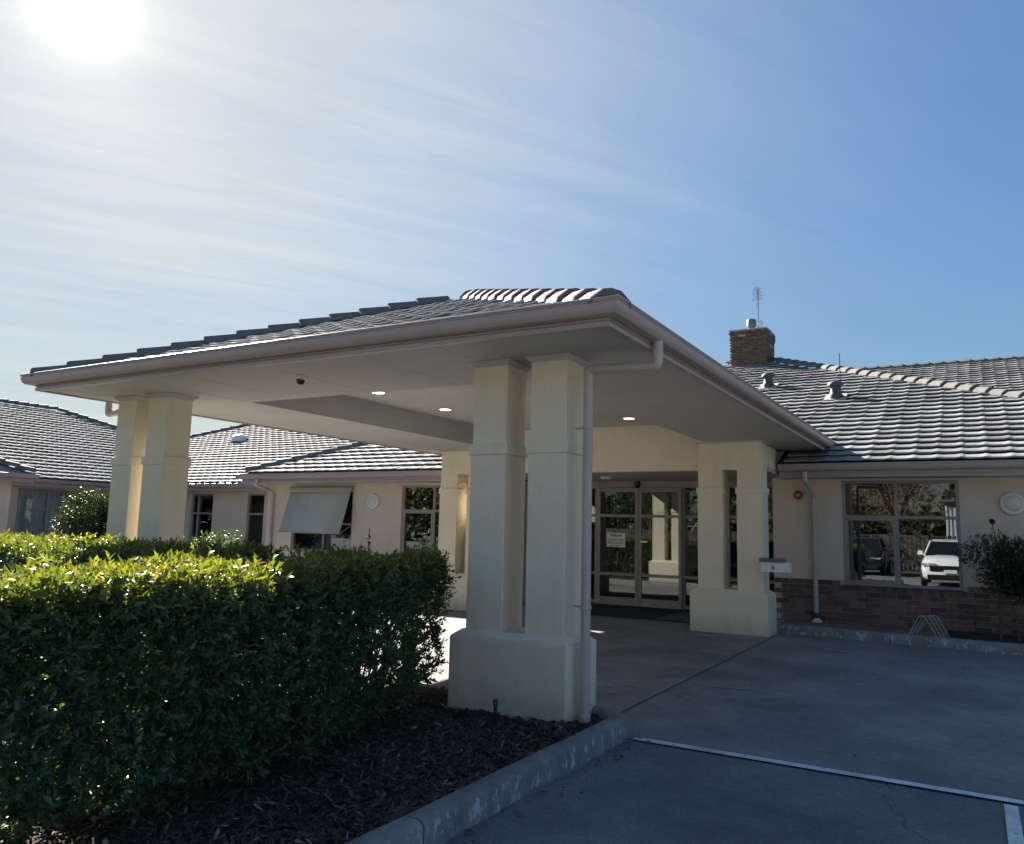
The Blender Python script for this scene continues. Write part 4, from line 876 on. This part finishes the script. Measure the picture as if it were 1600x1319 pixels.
# ------------------------------------------------------------------ plants
def leaf_arrays(base, dirs, nrm, Lf, Wf, fold=.25, droop=.2):
    """five-point leaves folded along the midrib: returns V (n*6,3), F"""
    n = len(base); side = np.cross(dirs, nrm); side /= np.linalg.norm(side, axis=1)[:, None]+1e-9; up = np.cross(side, dirs)
    Lc, Wc = Lf[:, None], Wf[:, None]
    b0 = base; m1 = base+dirs*Lc*.45+up*Lc*.04; tip = base+dirs*Lc-up*Lc*droop
    l = base+dirs*Lc*.42+side*Wc*.5+up*Wc*fold; r = base+dirs*Lc*.42-side*Wc*.5+up*Wc*fold
    V = np.stack([b0, r, m1, l, tip], 1).reshape(-1, 3); o = np.arange(n)[:, None]*5
    F = np.concatenate([o+np.array([[0,1,2]]), o+np.array([[0,2,3]]), o+np.array([[1,4,2]]), o+np.array([[2,4,3]])])
    return V, F
def unit(a): return a/(np.linalg.norm(a, axis=1)[:, None]+1e-9)
def shoots(P, D, nleaf, slen, Lf, Wf, spread=.75):
    """leaves along shoots starting at P heading D"""
    n = len(P); t = np.tile(np.linspace(.15, 1, nleaf), n); Pi = np.repeat(P, nleaf, 0); Di = np.repeat(unit(D), nleaf, 0)
    sl_ = np.repeat(slen, nleaf); ref = unit(rng.normal(size=(n, 3))); a = unit(np.cross(D, ref)); b = unit(np.cross(unit(D), a)); ai, bi = np.repeat(a, nleaf, 0), np.repeat(b, nleaf, 0)
    ph = np.tile(np.arange(nleaf)*2.4, n)+rng.normal(0, .3, n*nleaf); rad = ai*np.cos(ph)[:, None]+bi*np.sin(ph)[:, None]
    sp_ = (spread*(1.25-.75*t))[:, None]
    d = unit(Di+rad*sp_*1.3+rng.normal(0, .15, (n*nleaf, 3))); base = Pi+Di*(sl_*t)[:, None]
    nr = unit(Di*.9-rad*.5+rng.normal(0, .2, (n*nleaf, 3)))
    L_ = Lf*np.clip(rng.normal(.95, .25, n*nleaf), .4, 1.5)*(1.1-.35*t); W_ = L_*Wf*rng.uniform(.85, 1.2, n*nleaf)
    return base, d, nr, L_, W_, t
def foliage(name, parent, P, D, nleaf, slen, Lf, Wf, cfun, m, spread=.75, kind='stuff'):
    base, d, nr, L_, W_, t = shoots(P, D, nleaf, slen, Lf, Wf, spread)
    V, F = leaf_arrays(base, d, nr, L_, W_); c = cfun(base, t, np.repeat(np.arange(len(P)), nleaf)); cc = np.repeat(c, 5, 0)
    return link(name, np_mesh(name, V, F, cc), m, parent, kind=kind)

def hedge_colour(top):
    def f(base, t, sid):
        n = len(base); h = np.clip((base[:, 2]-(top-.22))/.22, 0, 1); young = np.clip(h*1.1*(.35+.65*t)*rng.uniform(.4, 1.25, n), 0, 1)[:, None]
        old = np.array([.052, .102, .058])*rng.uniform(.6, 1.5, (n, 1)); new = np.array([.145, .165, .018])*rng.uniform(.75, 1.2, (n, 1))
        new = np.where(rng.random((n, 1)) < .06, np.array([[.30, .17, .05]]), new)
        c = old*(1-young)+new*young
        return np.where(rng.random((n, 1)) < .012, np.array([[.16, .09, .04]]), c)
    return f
def hedge(name, label, spine, hw, top, thin=None, dens=1.0, group='clipped leafy hedges'):
    """spine: list of (x,y); hw: half width; returns thing"""
    S = np.array(spine, float); seg = np.diff(S, axis=0); sl = np.linalg.norm(seg, axis=1); cum = np.concatenate([[0], np.cumsum(sl)]); Lt = cum[-1]
    def at(s):
        x = np.interp(s, cum, S[:, 0]); y = np.interp(s, cum, S[:, 1]); i = np.clip(np.searchsorted(cum, s, side='right')-1, 0, len(seg)-1); d = seg[i]/sl[i][:, None]
        return np.stack([x, y], -1), np.stack([d[:, 1], -d[:, 0]], -1), d      # right-hand normal
    th = thing(name, label, 'hedge', (S[len(S)//2][0], S[len(S)//2][1], BED_Z), group)
    Ps, Ds = [], []
    def put(n, mode):
        n = int(n*dens); s = rng.uniform(-.05, Lt+.05, n) if mode != 'end' else None
        if mode in ('right', 'left'):
            c, nr, d = at(np.clip(s, 0, Lt)); sg = 1 if mode == 'right' else -1; z = BED_Z+.12+(top-BED_Z-.16)*rng.random(n)**.85
            wob = .03*np.sin(s*4.1+z*3)+.022*np.sin(s*9.7-z*7); dep = rng.exponential(.07, n); bulge = -.10*np.clip((.45-z)/.45, 0, 1)-.07*np.clip((z-(top-.15))/.15, 0, 1)**2
            o = (hw+wob+bulge-dep)*sg; p = np.concatenate([c+nr*o[:, None], z[:, None]], 1); dv = np.concatenate([nr*sg*.8, np.full((n, 1), .55)], 1)+rng.normal(0, .45, (n, 3))
        elif mode == 'top':
            c, nr, d = at(np.clip(s, 0, Lt)); o = rng.uniform(-1, 1, n)*(hw+.02); z = top-.13+.03*np.sin(s*3.3+o*5)+rng.normal(0, .02, n)-.05*(np.abs(o)/hw)**4-rng.exponential(.04, n)
            p = np.concatenate([c+nr*o[:, None], z[:, None]], 1); dv = np.stack([np.zeros(n), np.zeros(n), np.ones(n)], -1)+rng.normal(0, .33, (n, 3))
        elif mode == 'fill':
            c, nr, d = at(np.clip(s, 0, Lt)); o = rng.uniform(-1, 1, n)*hw*.85; z = rng.uniform(BED_Z+.15, top-.15, n); p = np.concatenate([c+nr*o[:, None], z[:, None]], 1); dv = rng.normal(0, 1, (n, 3))+np.array([0, 0, .4])
        else:
            s = np.full(n, Lt); c, nr, d = at(s); o = rng.uniform(-1, 1, n)*hw; z = rng.uniform(BED_Z+.2, top-.08, n); p = np.concatenate([c+nr*o[:, None]+d*rng.normal(.0, .05, (n, 1)), z[:, None]], 1); dv = np.concatenate([d*.8, np.full((n, 1), .6)], 1)+rng.normal(0, .4, (n, 3))
        if thin is not None:
            k = rng.random(n) < thin(p, mode); p, dv = p[k], dv[k]
        Ps.append(p); Ds.append(dv)
    put(1150*Lt, 'right'); put(1080*Lt*(2*hw), 'top'); put(330*Lt, 'left'); put(620*Lt, 'fill'); put(420, 'end')
    P = np.concatenate(Ps); D = np.concatenate(Ds)
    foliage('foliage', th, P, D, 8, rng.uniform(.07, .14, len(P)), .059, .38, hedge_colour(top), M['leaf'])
    # stems inside
    st = MB()
    for s in np.arange(.2, Lt, .33):
        c, nr, d = at(np.array([s])); x, y = c[0]+rng.normal(0, .06, 2)
        for q in range(5):
            e = nr[0]*rng.uniform(-.8, .8)*hw+d[0]*rng.normal(0, .14); hh = rng.uniform(.6, 1)*(top-.1)
            st.tube([(x,y,BED_Z-.03),(x+e[0]*.35,y+e[1]*.35,.35*hh),(x+e[0],y+e[1],hh)], [.012,.009,.004], 5)
    st.build('stems', M['bark'], th, kind='stuff')
    return th, at, Lt
def thinA(p, mode):
    y, z = p[:, 1], p[:, 2]; w = np.clip((y-4.35)/.5, 0, 1)*np.clip((1.08-z)/.18, 0, 1)*np.clip((z-.22)/.15, 0, 1)
    base = {'right': .38, 'left': .32, 'fill': .10, 'end': .7, 'top': 1}[mode]
    far = np.where(y < 1.0, .45, 1.0)
    return (1-w*(1-base))*far
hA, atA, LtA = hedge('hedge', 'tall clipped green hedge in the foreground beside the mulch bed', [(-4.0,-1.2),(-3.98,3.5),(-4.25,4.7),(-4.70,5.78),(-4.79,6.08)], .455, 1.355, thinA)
# the leaves that show largest, each one its own part
lm = []
for k in range(6):
    n1_ = np.array([[0., 0, 0]]); V, F = leaf_arrays(n1_, np.array([[0, 1., 0]]), np.array([[0, 0, 1.]]), np.array([.062+.006*(k % 3)]), np.array([.024+.002*(k % 2)]), fold=.2+.05*(k % 3), droop=.12+.05*(k % 2))
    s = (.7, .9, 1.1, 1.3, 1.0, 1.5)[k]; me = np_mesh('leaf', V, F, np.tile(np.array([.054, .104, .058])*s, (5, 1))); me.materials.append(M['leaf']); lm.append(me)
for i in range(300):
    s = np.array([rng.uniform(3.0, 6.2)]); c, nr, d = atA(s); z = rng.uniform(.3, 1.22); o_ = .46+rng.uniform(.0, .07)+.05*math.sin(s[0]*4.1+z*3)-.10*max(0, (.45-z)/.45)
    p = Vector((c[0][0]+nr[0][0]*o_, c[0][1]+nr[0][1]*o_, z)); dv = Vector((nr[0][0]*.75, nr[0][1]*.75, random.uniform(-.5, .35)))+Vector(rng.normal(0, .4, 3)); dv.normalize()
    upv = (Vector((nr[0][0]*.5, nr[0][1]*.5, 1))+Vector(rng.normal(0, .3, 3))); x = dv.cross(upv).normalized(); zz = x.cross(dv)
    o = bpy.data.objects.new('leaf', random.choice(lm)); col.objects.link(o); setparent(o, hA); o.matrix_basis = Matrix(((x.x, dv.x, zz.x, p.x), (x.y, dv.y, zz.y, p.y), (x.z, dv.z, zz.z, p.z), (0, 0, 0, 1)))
hedge('hedge', 'hedge row farther back crossing in front of the left canopy pier', [(-5.35,4.75),(-8,4.72),(-13.5,4.9)], .46, 1.385, dens=.62)
# one long shoot standing proud of the hedge
sprig = np.array([[-4.88,5.8,1.29],[-4.84,5.75,1.28],[-5.02,5.65,1.28],[-4.3,5.0,1.29]]); foliage('tall_shoots', hA, sprig, np.array([[.05,0,1],[.15,0,1],[-.1,.0,1.],[.1,.1,1]]), 16, np.array([.26,.16,.17,.14]), .05, .38, hedge_colour(1.6), M['leaf'])

def shrub(name, label, cat, c, rad, zc_, n, leafL, base_col, stems, m='leaf2', nleaf=6, weep=0., group=None, flat_=1.0, blobs=14):
    t = thing(name, label, cat, (c[0], c[1], c[2]), group)
    # irregular crown: several overlapping lumps
    cs = rng.normal(0, .42, (blobs, 3))*np.array(rad); cs[:, 2] *= flat_; rs = rng.uniform(.38, .62, blobs)
    k = rng.integers(0, blobs, n); u = unit(rng.normal(size=(n, 3))); rr_ = rng.random(n)**.4
    P = np.array([c[0], c[1], zc_])+cs[k]+u*np.array(rad)*(rs[k]*rr_)[:, None]; D = u*.8+np.array([0, 0, .5-weep*1.6])+rng.normal(0, .35, (n, 3))
    P[:, 2] = np.maximum(P[:, 2], c[2]+.08)
    def cf(base, tt, sid): return np.array(base_col)*rng.uniform(.55, 1.5, (len(base), 1))*(1+.25*tt[:, None])
    foliage('crown', t, P, D, nleaf, rng.uniform(1.2, 2.4, n)*leafL, leafL, .45, cf, M[m])
    for s in stems: MB().tube(s[0], s[1], 7).build('trunk', M['bark'], t, smooth=60)
    return t
# weeping shrub before the left wing
shrub('weeping_shrub', 'rounded weeping green shrub before the curtained left window', 'shrub', (-18.5,12.2,.0), (1.3,.9,.85), 1.42, 6200, .07, (.017,.026,.012), [([(-19.4,12.2,0),(-19.35,12.2,.8),(-19.2,12.3,1.7)],[.06,.05,.02])], weep=.6)
for (x, y, r_, h_, lab) in ((-13.6,11.0,.7,.50,'low dark shrub showing just right of the left canopy pier'),(-11.6,9.6,.8,.42,'low spreading shrub behind the hedge below the set back windows')):
    shrub('garden_shrub', lab, 'shrub', (x,y,.05), (r_,r_*.8,h_), h_+.25, 900, .07, (.045,.075,.03), [([(x,y,.05),(x,y,.5)],[.03,.015])], group=None)
# rose bush by the right wall
rose = shrub('rose_bush', 'standard rose bush with dark leaves and a red bloom by the right window', 'shrub', (.52,13.75,.2), (.60,.46,.42), 1.26, 3200, .045, (.02,.042,.018),
      [([(.20,13.8,.18),(.19,13.8,.6),(.24,13.75,1.0),(.30,13.72,1.3)],[.022,.02,.018,.01]),([(.42,13.75,.18),(.40,13.75,.55),(.32,13.75,.8),(.10,13.7,1.15)],[.018,.016,.014,.008]),([(.24,13.75,1.0),(.22,13.7,1.5),(.16,13.7,1.86)],[.012,.008,.005])], nleaf=6)
sp_ = np.array([[.18,13.7,1.5],[.24,13.68,1.45],[.05,13.72,1.45],[.3,13.7,1.5]]); foliage('upper_shoots', rose, np.repeat(sp_, 6, 0)+rng.normal(0, .07, (24, 3)), np.tile([[0,0,1.]], (24, 1))+rng.normal(0, .3, (24, 3)), 8, rng.uniform(.08, .22, 24), .045, .5, lambda b, t, s: np.array([.11,.12,.03])*rng.uniform(.5, 1.5, (len(b), 1)), M['leaf'])
nb_ = 26; u = unit(rng.normal(size=(nb_, 3))+np.array([0, 0, .6])); V, F = leaf_arrays(np.tile([[.155,13.7,1.88]], (nb_, 1)), u, unit(rng.normal(size=(nb_, 3))), np.full(nb_, .055), np.full(nb_, .05), fold=-.3, droop=-.25)
link('bloom', np_mesh('bloom', V, F, np.tile([.20, .012, .03], (nb_*5, 1))*rng.uniform(.5, 1.2, (nb_*5, 1))), M['petal'], rose)

# ------------------------------------------------------------------ what the windows mirror, behind the camera
def car(name, label, x, y, paint, plate=True):
    """small SUV, nose towards +y at y, centred on x"""
    t = thing(name, label, 'car', (x, y-2.2, 0))
    def P(u, w, z): return (x+w, y-u, z)
    # side profile stations: (u from nose, half width, sill z, shoulder z)
    st = [(0,.70,.34,.62),(.06,.80,.28,.80),(.25,.88,.24,.92),(.7,.91,.22,1.00),(1.15,.92,.22,1.05),(2.2,.92,.22,1.06),(3.4,.92,.24,1.08),(4.0,.89,.28,1.08),(4.3,.82,.34,1.0),(4.38,.74,.40,.85)]
    b = MB(); n = 10
    for u, w, z0, z1 in st:
        hh = z1-z0; ring = [(-w*.86,z0),(-w*.97,z0+hh*.18),(-w,z0+hh*.5),(-w*.97,z0+hh*.82),(-w*.86,z1),(-w*.45,z1+.035),(w*.45,z1+.035),(w*.86,z1),(w*.97,z0+hh*.82),(w,z0+hh*.5),(w*.97,z0+hh*.18),(w*.86,z0)]
        b.v += [P(u, a, c) for a, c in ring]
    k = 12
    for i in range(len(st)-1):
        for q in range(k): b.f.append((i*k+q, i*k+(q+1) % k, (i+1)*k+(q+1) % k, (i+1)*k+q))
    b.f += [tuple(range(k)), tuple(range((len(st)-1)*k, len(st)*k))[::-1]]
    b.build('body', paint, t, smooth=50)
    # glasshouse and roof
    gh = MB(); gh.add([P(1.0,-.80,1.05),P(1.0,.80,1.05),P(1.75,.62,1.55),P(1.75,-.62,1.55),P(4.15,-.78,1.06),P(4.15,.78,1.06),P(3.75,.62,1.55),P(3.75,-.62,1.55)], [(0,1,2,3),(1,5,6,2),(5,4,7,6),(4,0,3,7)])
    gh.build('glasshouse', M['carglass'], t)
    rf = MB(); rf.add([P(1.70,-.63,1.545),P(1.70,.63,1.545),P(2.2,.60,1.62),P(2.2,-.60,1.62),P(3.5,.60,1.63),P(3.5,-.60,1.63),P(3.85,.63,1.55),P(3.85,-.63,1.55)], [(0,1,2,3),(3,2,4,5),(5,4,6,7),(0,3,5,7),(1,6,4,2),(0,7,6,1)]); rf.build('roof_panel', paint, t, smooth=50)
    for s in (-1, 1):
        MB().tube([P(.98,s*.82,1.04),P(1.74,s*.635,1.555)], .035, 8).build('windscreen_pillar', paint, t, smooth=60)
        MB().tube([P(2.55,s*.85,1.05),P(2.55,s*.63,1.56)], .03, 6).build('door_pillar', paint, t)
        MB().frustum((x+s*.95-.09,x+s*.95+.09,y-1.35,y-1.22,1.05),(x+s*.95-.08,x+s*.95+.08,y-1.34,y-1.24,1.20)).build('wing_mirror', paint, t, bevel=.02)
        h = MB(); h.add([P(.075,s*.40,.735),P(.10,s*.80,.70),P(.16,s*.87,.80),P(.055,s*.42,.79),P(.0,s*.40,.73),P(.02,s*.80,.70),P(.10,s*.90,.80),P(-.01,s*.42,.795)], [(4,5,6,7),(0,1,5,4),(1,2,6,5),(2,3,7,6),(3,0,4,7)]); h.build('headlight', M['chrome'], t)
        for u in (.85, 3.5):
            w = MB().lathe([(.0,-.1),(.28,-.1),(.325,-.07),(.335,0),(.325,.07),(.28,.1),(.0,.1)], (x+s*.84, y-u, .335), 24, 'x').build('wheel', M['rubber'], t, smooth=40)
            MB().lathe([(.0,0),(.2,.0),(.21,.02),(.0,.03)], (x+s*.94-(0 if s > 0 else .0), y-u, .335), 18, 'x').build('rim', M['steel'], w, smooth=40)
    MB().box(x-.62,x+.62,y-.02,y+.03,.56,.73).build('grille', M['black'], t, bevel=.015)
    MB().box(x-.70,x+.70,y-.10,y+.022,.26,.44).build('lower_intake', M['black'], t, bevel=.02)
    if plate: MB().box(x-.19,x+.19,y+.032,y+.04,.49,.60).build('number_plate', M['white'], t)
    return t
car('parked_car', 'white compact car mirrored in the right hand window', -.92, -1.75, M['carwhite'])
car('parked_car', 'dark car mirrored in the lower left pane of the right window', -4.6, -9.0, M['cardark'])
def tree(name, label, x, y, h, rad, n, colr, leafL=.09):
    limbs = [([(x,y,-.05),(x+.08,y,.9),(x,y+.1,h*.45)],[.16,.13,.09])]
    for k in range(7):
        a = rng.uniform(0, 6.28); r_ = rng.uniform(.45, .8)*rad; limbs.append(([(x,y+.08,h*rng.uniform(.3,.45)),(x+math.cos(a)*r_*.45,y+math.sin(a)*r_*.45,h*.62),(x+math.cos(a)*r_,y+math.sin(a)*r_,h*rng.uniform(.7,.9))],[.07,.045,.015]))
    return shrub(name, label, 'tree', (x,y,0), (rad,rad,h*.34), h*.68, n, leafL, colr, limbs, nleaf=5, blobs=22)
tree('garden_tree', 'bronze leaved tree mirrored in the upper right window panes', -3.4, -12.5, 6.2, 2.7, 5200, (.10,.06,.035))
tree('garden_tree', 'leafy green tree mirrored left of the bronze tree', -9.5, -14.0, 5.6, 2.6, 2600, (.04,.06,.025))
tree('garden_tree', 'green tree mirrored in the entrance glass', -15.5, -11.0, 5.0, 2.4, 2200, (.04,.06,.025))
nb2 = 5200; bx_ = rng.uniform(-75, 60, nb2); hb = 5.5+1.6*np.sin(bx_*.21)+1.1*np.sin(bx_*.53+1)  # trees added out of view so the panes mirror less bright low sky
Pb = np.stack([bx_, -38+rng.normal(0, 1.6, nb2)-.002*bx_**2, rng.random(nb2)**.8*hb], -1)
belt = foliage('sky_block_trees', None, Pb, rng.normal(0, 1, (nb2, 3))+np.array([0, 0, .4]), 5, rng.uniform(.5, .9, nb2), .75, .6, lambda b, t, s_: np.array([.035,.05,.022])*rng.uniform(.5, 1.5, (len(b), 1)), M['leaf2'])
tag(belt, 'belt of trees added behind the car park to block low sky in window reflections', 'trees')
shd = thing('clad_shed', 'pale ribbed metal shed mirrored at the right edge of the window', 'shed', (0,-24,0))
b = MB(); k = 110
for i in range(k+1):
    xx = -1.6+i*.1; yy = -21.0+(.04 if i % 2 else 0); b.v += [(xx,yy,0),(xx,yy,3.7)]
for i in range(k): b.f.append((2*i,2*i+2,2*i+3,2*i+1))
b.build('cladding', M['clad'], shd); box('shed_body', M['clad'], shd, -1.6, 9.4, -28, -21.05, 0, 3.68); box('roof', M['dullsteel'], shd, -1.9, 9.6, -28.3, -20.7, 3.7, 3.8)
fn = thing('paling_fence', 'dark timber paling fence mirrored behind the parked cars', 'fence', (-2,-16.5,0))
for i in range(150):
    xx = -22+i*.2; box('paling', M['shade'], fn, xx, xx+.17, -16.52, -16.5, .02, 1.8+random.uniform(-.015,.015))
for z in (.4,1.4): box('rail', M['shade'], fn, -22, 8, -16.56, -16.52, z, z+.08)
